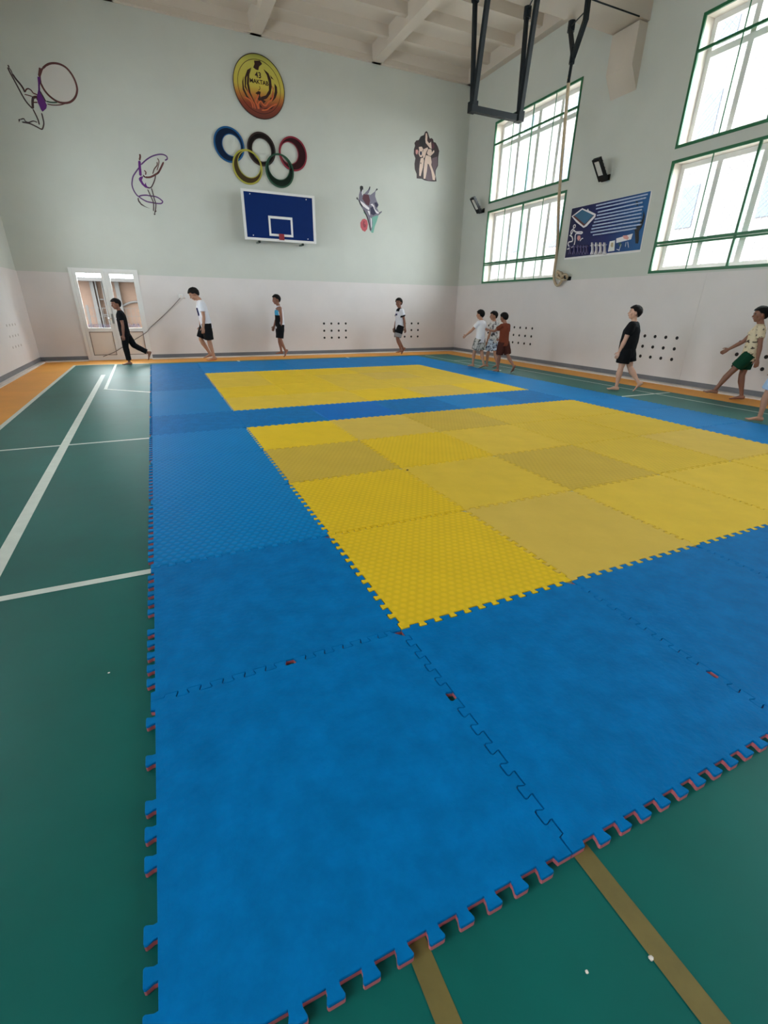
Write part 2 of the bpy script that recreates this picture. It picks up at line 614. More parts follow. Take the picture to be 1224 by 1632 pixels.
for x, pw in ((.22, .05), (.33, .018), (.50, .015), (.92, .06), (1.9, .05)):
    bm = bmesh.new(); box(bm, x - pw, x + pw, -.14, -.02, 0, 1.98); obj('post', bm, M_POST, shed)
for z in (1.45, 1.0):
    bm = bmesh.new(); box(bm, .33, .50, -.1, -.05, z, z + .03); obj('window_rail', bm, M_POST, shed)
bm = bmesh.new(); tube(bm, smoothpath([(.98, -.06, 1.28), (1.1, -.06, 1.34), (1.3, -.06, 1.40), (1.7, -.06, 1.42)]), .03); obj('awning_arm', bm, M_POST, shed)
fence = thing('metal_fence', 'thin grey metal fence in the yard behind the glazed door', 'fence', (-1.6, 16.2, -.05))
bm = bmesh.new()
for z in (1.22, 1.0):
    box(bm, -1.5, 4.0, -.008, .008, z, z + .015)
for i in range(45):
    box(bm, -1.4 + i * .12, -1.4 + i * .12 + .012, -.005, .005, 0, 1.22)
obj('railing', bm, M_POST, fence)
bm = bmesh.new()
box(bm, .12, .18, -.03, .03, 0, 1.3)
obj('post', bm, M_POST, fence)
far = thing('apartment_building', 'pale multi-storey building opposite the barred windows', 'building', (24, 22, -.05))
bm = bmesh.new(); box(bm, 0, 8, -15, 15, 0, 15.5); obj('wall', bm, mat('darkened_facade', srgb(98, 92, 92), .95, var=.06, vscale=.6), far)  # height, length and dark colour set to dim the view behind the bars
for i in range(7):
    for j in range(4):
        bm = bmesh.new()
        yy = -13.5 + i * 4.1
        box(bm, -.04, 0.02, yy, yy + 1.5, 1.6 + 3.4 * j, 3.3 + 3.4 * j)
        obj('window', bm, mat('facade_window', srgb(74, 80, 92), .5, spec=.2), far)

# ---------------------------------------------------------------- interlocking foam mats, seven across and twelve deep
PITCH, TD = 0.08, 0.029
def tooth(sign, c):
    """rounded dovetail, local t along edge; returns (t, offset) points"""
    a, b = 0.015, 0.0215   # half width at neck and at head
    o = TD / 2
    return [(c - a, -o * sign), (c - a - .001, -o * .5 * sign), (c - b, o * .55 * sign), (c - b + .002, o * .9 * sign), (c - b + .006, o * sign),
            (c + b - .006, o * sign), (c + b - .002, o * .9 * sign), (c + b, o * .55 * sign), (c + a + .001, -o * .5 * sign), (c + a, -o * sign)]
def edge_profile(skip=()):
    pts = [(0.0, 0.0), (0.045, 0.0), (0.049, -TD / 2)]
    n = 11
    for i in range(n):
        c = 0.5 + (i - (n - 1) / 2) * PITCH + .007
        if i in skip:
            continue
        pts += tooth(1, c)
    pts += [(0.951, -TD / 2), (0.955, 0.0)]
    return pts
PROF = edge_profile()
NX, NY = 7, 12
BLUES = {
 'smooth': mat('blue_foam_smooth', srgb(0, 106, 170), .55, var=.14, vscale=11, bump=.45, bscale=42, spec=.05),
 'deep': mat('blue_foam_deep', srgb(0, 102, 182), .55, var=.05, vscale=6, bump=.2, bscale=22, spec=.05),
 'tread': mat('blue_foam_tread', srgb(0, 124, 192), .5, var=.04, vscale=3, hexa=.5, hexp=.048, hex_shade=.34, spec=.05),
 'pale': mat('blue_foam_pale', srgb(4, 116, 182), .55, var=.08, vscale=4, bump=.2, bscale=22, spec=.06),
}
YELS = {
 'bright_tread': mat('yellow_foam_bright_tread', srgb(224, 186, 40), .6, var=.04, vscale=3, hexa=.35, hexp=.045, hex_shade=.20, spec=.05),
 'bright': mat('yellow_foam_bright', srgb(220, 184, 42), .6, var=.05, vscale=4, bump=.2, bscale=24, spec=.05),
 'mid': mat('yellow_foam_mid', srgb(214, 180, 62), .6, var=.06, vscale=4, bump=.2, bscale=24, spec=.05),
 'mid_tread': mat('yellow_foam_mid_tread', srgb(212, 178, 58), .6, var=.05, vscale=3, hexa=.3, hexp=.045, hex_shade=.14, spec=.05),
 'dull': mat('yellow_foam_dull', srgb(206, 174, 78), .6, var=.05, vscale=4, bump=.2, bscale=24, spec=.05),
 'dull_tread': mat('yellow_foam_dull_tread', srgb(200, 168, 66), .6, var=.05, vscale=3, hexa=.3, hexp=.045, hex_shade=.14, spec=.05),
}
M_UNDER_B = mat('red_foam_underside', srgb(196, 104, 112), .7, var=.06)
M_UNDER_Y = mat('cream_foam_underside', srgb(206, 198, 160), .6, var=.06)
YMAP = {  # row (from the front) -> textures left to right
 1: ['bright_tread', 'dull', 'mid', 'mid', 'mid'],
 2: ['bright_tread', 'mid', 'dull_tread', 'mid_tread', 'dull'],
 3: ['dull_tread', 'bright_tread', 'mid', 'mid_tread', 'mid_tread'],
 4: ['bright', 'dull', 'dull_tread', 'mid_tread', 'mid_tread'],
 6: ['mid', 'mid', 'bright', 'dull', 'bright'],
 7: ['bright', 'bright', 'mid', 'mid', 'mid'],
 8: ['mid', 'bright', 'mid', 'dull', 'mid'],
 9: ['mid', 'bright', 'bright', 'mid', 'mid'],
}
ORD = ['first', 'second', 'third', 'fourth', 'fifth', 'sixth', 'seventh', 'eighth', 'ninth', 'tenth', 'eleventh', 'twelfth']
LEFTW = ['at the left edge', 'second from the left', 'third from the left', 'in the middle', 'third from the right', 'second from the right', 'at the right edge']
TEXW = {'smooth': 'blue smooth-topped', 'deep': 'deep blue smooth', 'tread': 'blue hexagon-tread', 'pale': 'paler blue',
        'bright_tread': 'bright yellow ridged', 'bright': 'bright yellow smooth', 'mid': 'yellow smooth', 'mid_tread': 'yellow ridged',
        'dull': 'worn tan-yellow smooth', 'dull_tread': 'worn tan-yellow ridged'}
def mat_outline(i, j, gap):
    skipB = {(0, 1): (5,)}.get((i, j), ())
    skipL = {(0, 0): (3, 7, 9), (0, 1): (5,), (1, 0): (6,), (2, 0): (2,)}.get((i, j), ())
    P = []
    pf = PROF
    # bottom edge: teeth drop towards -y (offset negative = down)
    for t, o in (edge_profile(skipB) if skipB else pf):   # front side, left to right
        P.append((t, -o))
    for t, o in pf:                       # right side, front to back
        P.append((1 - o, t))
    for t, o in reversed(pf[1:]):         # back side, right to left
        P.append((t, 1 - o))
    P.append((0.0, 1.0))
    pl_ = edge_profile(skipL) if skipL else pf
    for t, o in reversed(pl_[1:]):        # left side, back to front
        P.append((-o, t))
    # shrink by the gap
    cx = cy = .5
    out = []
    n = len(P)
    for k in range(n):
        a, b, c = P[k - 1], P[k], P[(k + 1) % n]
        d = Vector((c[0] - a[0], c[1] - a[1]))
        if d.length < 1e-9:
            out.append(b)
            continue
        d.normalize()
        out.append((b[0] - d.y * gap * 1, b[1] + d.x * gap * 1))
    return out
mesh_cache = {}
rnd = random.Random(11)
def foam_mesh(outline, z0, z1, bev, name, m):
    bm = bmesh.new()
    lo = [bm.verts.new((x, y, z0)) for x, y in outline]
    n = len(outline)
    if bev > 0:
        mid = [bm.verts.new((x, y, z1 - bev)) for x, y in outline]
        top = []
        for k in range(n):
            a, b, c = outline[k - 1], outline[k], outline[(k + 1) % n]
            d = Vector((c[0] - a[0], c[1] - a[1])).normalized()
            top.append(bm.verts.new((b[0] - d.y * bev * .6, b[1] + d.x * bev * .6, z1)))
        layers = [lo, mid, top]
    else:
        layers = [lo, [bm.verts.new((x, y, z1)) for x, y in outline]]
    for A, B in zip(layers, layers[1:]):
        for k in range(n):
            bm.faces.new((A[k], A[(k + 1) % n], B[(k + 1) % n], B[k]))
    bm.faces.new(layers[-1])
    bm.faces.new(layers[0][::-1])
    bmesh.ops.recalc_face_normals(bm, faces=bm.faces)
    me = bpy.data.meshes.new(name)
    bm.to_mesh(me)
    bm.free()
    me.materials.append(m)
    return me
for j in range(NY):
    for i in range(NX):
        yel = 1 <= i <= 5 and (1 <= j <= 4 or 6 <= j <= 9)
        if yel:
            kind = YMAP[j][i - 1]
            m = YELS[kind]
        else:
            if i == 0:
                kind = 'tread' if j in (2, 3, 4, 6, 7) else 'smooth'
            elif j == 5:
                kind = ['smooth', 'deep', 'smooth', 'pale', 'smooth', 'tread'][i - 1]
            elif i == 6:
                kind = 'tread' if j in (3, 6) else 'pale'
            else:
                kind = 'smooth' if j == 0 else 'pale'
            m = BLUES[kind]
        key = (i, j) if (i, j) in ((0, 0), (0, 1), (1, 0), (2, 0)) else 0
        mk = (key, kind)
        if mk not in mesh_cache:
            ol = mat_outline(i, j, .0034 if yel else .0012)
            zs_ = .0185 if yel else .0155
            mesh_cache[mk] = (foam_mesh(ol, zs_, .025, .0022, 'foam_mat', m), foam_mesh(ol, 0.0005, zs_, 0, 'underlayer', M_UNDER_Y if yel else M_UNDER_B))
        o = bpy.data.objects.new('foam_mat', mesh_cache[mk][0])
        COL.objects.link(o)
        o.location = (i + rnd.uniform(-.0012, .0012) + .001, j + rnd.uniform(-.0012, .0012), 0)
        c = bpy.data.objects.new('underlayer', mesh_cache[mk][1])
        COL.objects.link(c)
        c.parent = o
        row = 'front row' if j == 0 else ('back row' if j == 11 else ORD[j] + ' row from the front')
        tag(o, '%s foam mat, %s, %s' % (TEXW[kind], LEFTW[i], row), 'exercise mat', 'interlocking foam mats on the gym floor')

# small bits of litter
def scrap(x, y, z, r, label, m, seed):
    rr = random.Random(seed)
    bm = bmesh.new()
    bmesh.ops.create_icosphere(bm, subdivisions=2, radius=r)
    for v in bm.verts:
        v.co *= rr.uniform(.7, 1.2)
        v.co.z *= .35
    o = obj('paper_scrap' if m is M_TRIMW else 'dirt_crumb', bm, m, loc=(x, y, z + r * .3), smooth=True)
    tag(o, label, 'litter')
scrap(1.011, -.227, 0, .006, 'larger white paper scrap beside the faded yellow floor line', M_TRIMW, 1)
scrap(.862, -.185, 0, .004, 'small white scrap on green floor between the faded yellow lines', M_TRIMW, 2)
scrap(-.15, 1.25, 0, .004, 'tiny pale scrap on green floor left of the mats', M_TRIMW, 3)
scrap(2.022, 2.921, .025, .012, 'dark crumb on a yellow mat near a seam', M_HOLE, 4)
ART = {
 'hoop': [
  ('s','brown',0.03,[(-1.017,5.649),(-0.933,5.715),(-0.855,5.753),(-0.759,5.771),(-0.669,5.763),(-0.585,5.724),(-0.52,5.645),(-0.481,5.555),(-0.466,5.46),(-0.473,5.383),(-0.516,5.289),(-0.58,5.214),(-0.665,5.158),(-0.765,5.134),(-0.871,5.139),(-0.966,5.185),(-1.042,5.255),(-1.09,5.344),(-1.107,5.436),(-1.097,5.511),(-1.059,5.59),(-1.017,5.649)]),
  ('f','pinkgrey',0,[(-0.938,5.693),(-0.835,5.741),(-0.741,5.751),(-0.633,5.717),(-0.547,5.63),(-0.498,5.531),(-0.488,5.413),(-0.523,5.31),(-0.603,5.222),(-0.712,5.162),(-0.832,5.156),(-0.959,5.213),(-1.053,5.307),(-1.092,5.407),(-1.081,5.514),(-1.024,5.617)]),
  ('s','darkline',0.022,[(-1.619,5.567),(-1.6,5.493),(-1.562,5.386),(-1.511,5.238),(-1.472,5.127),(-1.426,5.038),(-1.355,4.956)]),
  ('s','darkline',0.028,[(-1.565,5.478),(-1.524,5.402),(-1.475,5.337),(-1.44,5.274),(-1.423,5.209)]),
  ('f','darkline',0,[(-1.615,5.603),(-1.592,5.609),(-1.583,5.578),(-1.607,5.569)]),
  ('s','darkline',0.015,[(-1.602,5.57),(-1.574,5.528),(-1.565,5.478),(-1.544,5.456)]),
  ('s','brown',0.018,[(-1.415,5.22),(-1.388,5.261),(-1.344,5.279),(-1.304,5.258),(-1.279,5.219),(-1.217,5.197),(-1.209,5.133)]),
  ('s','pinkgrey',0.04,[(-1.414,5.178),(-1.392,5.128),(-1.342,5.103)]),
  ('s','brown',0.014,[(-1.437,5.175),(-1.393,5.171),(-1.349,5.166),(-1.317,5.161)]),
  ('s','darkline',0.035,[(-1.293,5.164),(-1.327,5.073),(-1.348,4.962)]),
  ('s','darkbrown',0.035,[(-1.298,5.142),(-1.237,5.162),(-1.226,5.109)]),
  ('s','darkbrown',0.03,[(-1.317,5.064),(-1.246,5.074)]),
  ('f','purple',0,[(-1.143,5.499),(-1.092,5.502),(-1.107,5.426),(-1.135,5.347),(-1.153,5.249),(-1.127,5.188),(-1.1,5.106),(-1.084,5.054),(-1.109,4.996),(-1.189,4.93),(-1.211,4.96),(-1.224,5.023),(-1.24,5.075),(-1.228,5.174),(-1.177,5.288),(-1.154,5.397)]),
  ('s','brown',0.03,[(-1.061,5.652),(-1.083,5.587),(-1.113,5.509)]),
  ('s','darkline',0.02,[(-1.153,5.27),(-1.124,5.2),(-1.088,5.108)]),
  ('s','darkline',0.02,[(-1.351,4.951),(-1.322,4.857),(-1.302,4.772),(-1.302,4.7)]),
  ('s','darkline',0.02,[(-1.212,4.905),(-1.21,4.817),(-1.216,4.728),(-1.257,4.644),(-1.29,4.629),(-1.369,4.663),(-1.476,4.699),(-1.6,4.704)]),
  ('s','darkline',0.014,[(-1.329,4.735),(-1.395,4.748),(-1.483,4.714),(-1.537,4.729),(-1.551,4.766),(-1.612,4.747)]),
  ('f','darkline',0,[(-1.653,4.741),(-1.61,4.755),(-1.654,4.692)]),
  ('s','green',0.02,[(-1.08,5.117),(-0.995,5.11),(-0.886,5.126)]),
  ('s','brown',0.014,[(-1.074,5.072),(-0.969,5.07),(-0.847,5.09),(-0.717,5.139)]),
 ],
 'ribbon': [
  ('s','violet',0.022,[(0.521,4.211),(0.649,4.316),(0.772,4.392),(0.891,4.438),(0.987,4.457),(1.06,4.449),(1.1,4.42),(1.095,4.378),(1.044,4.351)]),
  ('s','violet',0.022,[(0.475,4.156),(0.384,4.055),(0.313,3.964),(0.274,3.86),(0.261,3.782),(0.281,3.691),(0.322,3.617),(0.358,3.586)]),
  ('s','violet',0.022,[(0.358,3.586),(0.432,3.614),(0.528,3.627),(0.611,3.621),(0.714,3.617),(0.786,3.593),(0.837,3.557),(0.861,3.529),(0.826,3.49),(0.748,3.481),(0.635,3.488),(0.524,3.5),(0.437,3.536),(0.358,3.586)]),
  ('f','darkline',0,[(0.345,3.567),(0.327,3.54),(0.331,3.488),(0.38,3.422),(0.466,3.386),(0.566,3.363),(0.469,3.399),(0.394,3.45),(0.358,3.508),(0.354,3.551)]),
  ('s','brown',0.03,[(0.53,4.41),(0.532,4.361),(0.504,4.292)]),
  ('s','purple',0.045,[(0.503,4.283),(0.486,4.166),(0.482,4.082),(0.472,3.997)]),
  ('f','purple',0,[(0.469,3.98),(0.528,3.994),(0.513,3.959),(0.486,3.914),(0.505,3.865),(0.527,3.833),(0.558,3.879),(0.563,3.828),(0.585,3.796),(0.65,3.789),(0.598,3.763),(0.527,3.777),(0.471,3.828),(0.426,3.908),(0.425,3.942)]),
  ('s','brown',0.02,[(0.567,4.108),(0.598,4.077),(0.58,4.025)]),
  ('f','darkbrown',0,[(0.525,4.028),(0.566,3.998),(0.559,3.964),(0.527,3.986)]),
  ('s','brown',0.03,[(0.562,3.977),(0.656,3.986),(0.726,4.014),(0.808,4.061),(0.861,4.096),(0.922,4.178),(1.01,4.314)]),
  ('f','darkbrown',0,[(0.834,4.102),(0.884,4.124),(0.884,4.094),(0.842,4.068)]),
  ('s','brown',0.014,[(0.888,4.367),(0.913,4.32),(0.883,4.225),(0.84,4.136)]),
  ('s','darkbrown',0.016,[(0.867,4.298),(0.862,4.239),(0.787,4.156),(0.738,4.058)]),
  ('f','darkline',0,[(0.89,4.38),(0.914,4.354),(0.897,4.339)]),
  ('s','darkline',0.018,[(0.792,4.046),(0.777,3.985),(0.733,3.896),(0.66,3.794),(0.59,3.771)]),
  ('s','darkline',0.018,[(0.576,3.743),(0.607,3.651),(0.631,3.575),(0.653,3.507),(0.647,3.418),(0.625,3.319)]),
  ('s','darkline',0.018,[(0.661,3.777),(0.677,3.675),(0.687,3.571),(0.704,3.476),(0.684,3.377),(0.646,3.276)]),
  ('f','darkline',0,[(0.621,3.265),(0.656,3.276),(0.661,3.25),(0.63,3.239)]),
  ('f','darkline',0,[(0.678,3.349),(0.697,3.32),(0.669,3.3)]),
 ],
 'kick': [
  ('f','teal',0,[(6.002,3.71),(6.079,3.646),(6.157,3.495),(6.19,3.302),(6.258,3.235),(6.303,3.238),(6.348,3.402),(6.415,3.54),(6.459,3.675),(6.324,3.682),(6.19,3.707),(6.102,3.752)]),
  ('f','rosered',0,[(5.968,3.542),(6.035,3.565),(6.112,3.527),(6.134,3.431),(6.112,3.315),(6.044,3.248),(5.967,3.278),(5.912,3.354),(5.907,3.459)]),
  ('f','rosedark',0,[(6.001,3.51),(6.045,3.495),(6.023,3.441),(6.078,3.419),(6.067,3.356),(6.011,3.352),(5.979,3.42)]),
  ('f','slate',0,[(5.909,4.295),(5.995,4.294),(6.005,4.237),(5.972,4.133),(6.016,4.137),(6.146,4.25),(6.195,4.334),(6.206,4.272),(6.157,4.175),(6.124,4.147),(6.212,4.138),(6.343,4.226),(6.398,4.307),(6.434,4.285),(6.365,4.228),(6.355,4.117),(6.4,4.018),(6.457,3.936),(6.412,3.846),(6.481,3.747),(6.565,3.789),(6.56,3.753),(6.459,3.675),(6.346,3.649),(6.257,3.607),(6.28,3.486),(6.258,3.306),(6.213,3.268),(6.168,3.434),(6.101,3.604),(6.003,3.762),(5.895,3.89),(5.852,3.98),(5.793,4.017),(5.805,4.051),(5.863,4.006),(5.87,4.108),(5.903,4.203)]),
  ('f','black',0,[(5.904,4.307),(5.941,4.324),(5.99,4.315),(6,4.278),(5.962,4.208),(5.931,4.172),(5.898,4.26)]),
  ('f','black',0,[(5.794,4.034),(5.826,4.053),(5.842,3.996),(5.809,3.993)]),
  ('f','black',0,[(5.852,3.988),(5.895,3.983),(5.982,3.897),(5.97,3.828),(5.905,3.891)]),
  ('f','black',0,[(6.409,4.306),(6.434,4.289),(6.409,4.257),(6.378,4.267)]),
  ('f','black',0,[(6.19,4.334),(6.212,4.315),(6.179,4.261),(6.135,4.224)]),
  ('f','black',0,[(6.571,3.789),(6.492,3.73),(6.459,3.693),(6.481,3.738)]),
  ('f','maroon',0,[(6.005,4.136),(6.157,4.133),(6.201,4.001),(6.168,3.878),(6.08,3.905),(6.004,3.984),(5.972,4.032)]),
  ('f','navy',0,[(6.212,3.839),(6.312,3.873),(6.357,3.79),(6.391,3.714),(6.302,3.663),(6.223,3.692)]),
  ('f','navy',0,[(6.323,3.96),(6.4,3.983),(6.457,3.919),(6.412,3.846),(6.368,3.877)]),
  ('f','white',0,[(5.895,3.979),(6.004,3.933),(6.113,3.865),(6.179,3.827),(6.168,3.775),(6.08,3.811),(5.981,3.863),(5.927,3.918)]),
  ('f','white',0,[(6.212,3.908),(6.267,3.938),(6.323,3.891),(6.346,3.815),(6.402,3.776),(6.481,3.738),(6.447,3.709),(6.38,3.73),(6.323,3.813),(6.29,3.88)]),
  ('f','white',0,[(6.124,3.763),(6.19,3.75),(6.201,3.647),(6.168,3.679)]),
  ('f','white',0,[(6.212,3.604),(6.251,3.581),(6.258,3.395),(6.235,3.341),(6.224,3.482)]),
  ('s','black',0.022,[(6.003,3.77),(6.079,3.664),(6.134,3.563),(6.19,3.391),(6.213,3.294)]),
  ('s','white',0.02,[(5.989,4.236),(5.967,4.175),(5.983,4.109)]),
 ],
 'pair': [
  ('f','choco',0,[(7.893,5.768),(7.935,5.741),(7.975,5.665),(8.007,5.612),(8.064,5.631),(8.113,5.608),(8.134,5.553),(8.199,5.545),(8.276,5.462),(8.328,5.368),(8.305,5.213),(8.312,5.026),(8.242,4.907),(8.243,4.803),(8.29,4.651),(8.187,4.636),(8.019,4.629),(7.886,4.638),(7.802,4.664),(7.637,4.656),(7.632,4.758),(7.569,4.862),(7.552,4.987),(7.575,5.115),(7.519,5.208),(7.52,5.315),(7.551,5.393),(7.531,5.456),(7.585,5.519),(7.658,5.536),(7.717,5.625),(7.818,5.67),(7.849,5.738)]),
  ('f','plum',0,[(7.947,5.03),(7.996,5.009),(8.1,4.875),(8.161,4.665),(8.018,4.642),(7.932,4.668),(7.969,4.861)]),
  ('f','plum',0,[(8.105,5.174),(8.268,5.234),(8.293,5.041),(8.218,4.905),(8.227,4.776),(8.157,4.924),(8.099,5.072)]),
  ('f','skinpale',0,[(7.873,5.713),(7.907,5.722),(7.929,5.651),(7.929,5.553),(7.978,5.51),(8.013,5.514),(8.052,5.551),(8.061,5.487),(8.079,5.389),(8.02,5.399),(7.946,5.456),(7.885,5.498),(7.864,5.578)]),
  ('f','skinpale',0,[(7.975,5.369),(8.068,5.379),(8.096,5.308),(8.14,5.363),(8.17,5.358),(8.167,5.316),(8.099,5.258),(8.054,5.219),(7.983,5.228),(7.933,5.272)]),
  ('f','skinpale',0,[(7.912,5.228),(7.984,5.219),(8.067,5.203),(8.098,5.089),(8.091,5.02),(8.171,4.882),(8.24,4.759),(8.233,4.672),(8.161,4.673),(8.1,4.875),(8.007,5.028),(7.971,5.032),(7.957,4.86),(7.92,4.676),(7.861,4.67),(7.851,4.849),(7.865,5.021),(7.882,5.149)]),
  ('f','skinpale',0,[(7.824,5.351),(7.949,5.407),(7.963,5.375),(7.909,5.286),(7.869,5.164),(7.823,5.143),(7.794,5.256)]),
  ('f','skinpale',0,[(7.742,5.134),(7.834,5.161),(7.85,5.078),(7.823,4.923),(7.783,4.799),(7.763,4.72),(7.716,4.724),(7.708,4.877),(7.724,5.031)]),
  ('f','skinpale',0,[(7.672,5.383),(7.763,5.402),(7.812,5.35),(7.791,5.306),(7.807,5.224),(7.776,5.162),(7.717,5.164),(7.667,5.233),(7.687,5.302)]),
  ('f','navy',0,[(7.711,5.288),(7.769,5.295),(7.778,5.229),(7.739,5.192),(7.702,5.229)]),
  ('f','rose',0,[(7.577,5.306),(7.629,5.32),(7.665,5.291),(7.623,5.203),(7.575,5.231)]),
  ('f','maroon',0,[(8.06,5.511),(8.129,5.528),(8.17,5.45),(8.127,5.386),(8.078,5.406)]),
  ('f','black',0,[(7.74,5.628),(7.83,5.655),(7.859,5.561),(7.864,5.463),(7.81,5.391),(7.705,5.411),(7.676,5.522)]),
  ('f','black',0,[(7.741,5.049),(7.765,5.027),(7.761,5.001),(7.736,5.015)]),
  ('s','black',0.012,[(7.869,5.173),(7.851,5.062),(7.835,4.933)]),
 ],
 'medal': [
  ('o','x',0,[(3.28,6.597),(2.768,6.077),(3.948,5.946),(3.404,5.431)]),
  ('f','dark',0,[(3.277,6.475),(3.414,6.497),(3.458,6.444),(3.385,6.387),(3.358,6.315),(3.3,6.32),(3.245,6.349),(3.281,6.415)]),
  ('f','dark',0,[(3.205,6.335),(3.096,6.204),(3.068,6.032),(3.091,5.882),(3.168,5.768),(3.218,5.681),(3.204,5.742),(3.139,5.873),(3.117,6.04),(3.145,6.212)]),
  ('f','dark',0,[(3.104,6.281),(3.206,6.343),(3.14,6.257),(3.07,6.14),(3.044,5.983),(3.088,5.85),(3.012,5.962),(3.027,6.133)]),
  ('f','dark',0,[(3.005,6.16),(2.964,6.047),(2.958,5.908),(3.032,5.78),(3.124,5.73),(3.055,5.814),(2.999,5.93),(2.991,6.036)]),
  ('f','dark',0,[(3.479,6.357),(3.592,6.299),(3.643,6.199),(3.652,6.06),(3.61,5.928),(3.51,5.818),(3.385,5.768),(3.371,5.829),(3.495,5.879),(3.575,5.985),(3.587,6.128),(3.55,6.261)]),
  ('f','dark',0,[(3.63,6.274),(3.713,6.194),(3.684,6.205),(3.645,6.214)]),
  ('f','dark',0,[(3.718,6.132),(3.774,6.078),(3.775,5.968),(3.726,5.865),(3.627,5.771),(3.676,5.874),(3.716,5.991)]),
  ('f','dark',0,[(3.692,6.066),(3.682,5.938),(3.609,5.8),(3.522,5.724),(3.592,5.83),(3.652,5.95)]),
  ('f','dark',0,[(3.248,5.882),(3.321,5.932),(3.38,5.925),(3.354,5.858),(3.378,5.799),(3.485,5.767),(3.42,5.71),(3.342,5.73),(3.288,5.786),(3.295,5.865)]),
  ('f','dark',0,[(3.329,5.697),(3.356,5.669),(3.392,5.626),(3.333,5.633)]),
  ('f','dark',0,[(3.411,5.612),(3.578,5.668),(3.705,5.734),(3.616,5.641),(3.469,5.588)]),
  ('s','dark',0.012,[(3.36,6.031),(3.365,5.977),(3.323,5.951)]),
  ('s','flame',0.03,[(3.325,5.87),(3.289,5.802),(3.243,5.732),(3.275,5.657),(3.289,5.595)]),
  ('s','flame',0.03,[(3.309,5.598),(3.298,5.692),(3.364,5.749),(3.418,5.693),(3.478,5.686),(3.545,5.759),(3.631,5.82),(3.679,5.906)]),
  ('s','flame',0.025,[(3.368,5.582),(3.491,5.608),(3.62,5.69),(3.748,5.756)]),
  ('s','flame',0.025,[(3.17,5.595),(3.141,5.701),(3.068,5.754),(2.983,5.772)]),
  ('s','flame',0.022,[(3.218,5.586),(3.198,5.678),(3.146,5.749)]),
  ('s','flame',0.02,[(3.076,5.926),(3.096,5.836),(3.166,5.752)]),
  ('s','flame',0.02,[(3.663,6.077),(3.674,5.969),(3.613,5.849)]),
 ],
 'poster': [
  ('o','x',0,[(9.028,3.404),(7.055,3.418),(7.025,2.427),(9.023,2.431)]),
  ('f','white',0,[(9.026,3.257),(8.739,3.375),(8.596,3.316),(8.568,3.343),(8.535,3.3),(8.321,3.209),(8.318,3.156),(8.52,3.005),(8.609,2.984),(8.859,3.125)]),
  ('f','table',0,[(8.986,3.249),(8.732,3.346),(8.36,3.187),(8.607,3.023)]),
  ('f','brown',0,[(8.986,3.249),(8.94,3.262),(8.59,3.052),(8.363,3.2),(8.36,3.187),(8.605,3.015)]),
  ('s','white',0.02,[(8.885,3.08),(8.922,3.06),(8.907,3.018),(8.871,3.022),(8.861,3.053),(8.885,3.08)]),
  ('s','white',0.025,[(8.903,3.002),(8.968,2.961),(8.952,2.894),(8.895,2.969),(8.824,2.929),(8.638,2.908),(8.642,2.877),(8.814,2.887),(8.802,2.732),(8.842,2.637),(9.011,2.602)]),
  ('s','white',0.025,[(9,2.883),(8.915,2.841),(8.882,2.756),(8.993,2.742),(8.992,2.684),(8.919,2.644)]),
  ('f','rose',0,[(8.744,2.848),(8.669,2.84),(8.643,2.781),(8.706,2.739),(8.75,2.792)]),
  ('s','white',0.02,[(8.656,2.734),(8.606,2.777),(8.57,2.774)]),
  ('f','sand',0,[(7.805,2.644),(7.675,2.651),(7.645,2.457),(7.807,2.454)]),
  ('f','oval',0,[(7.76,2.617),(7.706,2.612),(7.693,2.536),(7.725,2.524),(7.765,2.558)]),
  ('f','white',0,[(7.648,2.681),(7.264,2.729),(7.28,2.63),(7.63,2.598)]),
  ('f','rose',0,[(7.499,2.718),(7.399,2.714),(7.337,2.665),(7.358,2.63),(7.465,2.663)]),
  ('f','darkgreen',0,[(7.577,2.593),(7.507,2.594),(7.477,2.517),(7.543,2.538)]),
  ('s','white',0.02,[(7.499,2.563),(7.523,2.461)]),
  ('s','white',0.02,[(7.59,2.482),(7.51,2.453)]),
  ('s','white',0.016,[(7.386,2.59),(7.384,2.509)]),
  ('s','white',0.016,[(7.348,2.593),(7.3,2.487)]),
  ('f','black',0,[(7.116,3.1),(7.065,2.998),(7.066,2.916),(7.08,2.835),(7.133,2.757),(7.094,2.612),(7.094,2.54),(7.152,2.546),(7.201,2.693),(7.242,2.811),(7.195,2.848),(7.144,2.898),(7.1,2.975)]),
  ('f','black',0,[(7.341,3.283),(7.292,3.276),(7.273,3.205),(7.302,3.209)]),
  ('s','text',0.045,[(8.348,3.363),(7.099,3.366)]),
  ('s','text',0.045,[(8.332,3.301),(7.119,3.31)]),
  ('s','text',0.045,[(8.26,3.231),(7.174,3.244)]),
  ('s','text',0.045,[(8.267,3.172),(7.126,3.17)]),
  ('s','text',0.045,[(8.307,3.109),(7.149,3.118)]),
  ('s','text',0.045,[(8.315,3.052),(7.122,3.056)]),
  ('s','text',0.045,[(8.333,2.99),(7.123,2.992)]),
  ('s','text',0.045,[(8.341,2.93),(7.115,2.929)]),
  ('s','text',0.045,[(8.348,2.869),(7.098,2.864)]),
  ('s','text',0.045,[(8.265,2.805),(7.185,2.808)]),
  ('s','figure',0.022,[(8.914,2.677),(8.879,2.583),(8.902,2.484)]),
  ('s','figure',0.022,[(8.879,2.583),(8.826,2.487)]),
  ('s','figure',0.022,[(8.941,2.629),(8.849,2.646)]),
  ('s','figure',0.022,[(8.786,2.665),(8.752,2.572),(8.773,2.475)]),
  ('s','figure',0.022,[(8.752,2.572),(8.7,2.477)]),
  ('s','figure',0.022,[(8.812,2.618),(8.722,2.635)]),
  ('s','figure',0.022,[(8.673,2.655),(8.639,2.562),(8.66,2.466)]),
  ('s','figure',0.022,[(8.639,2.562),(8.587,2.469)]),
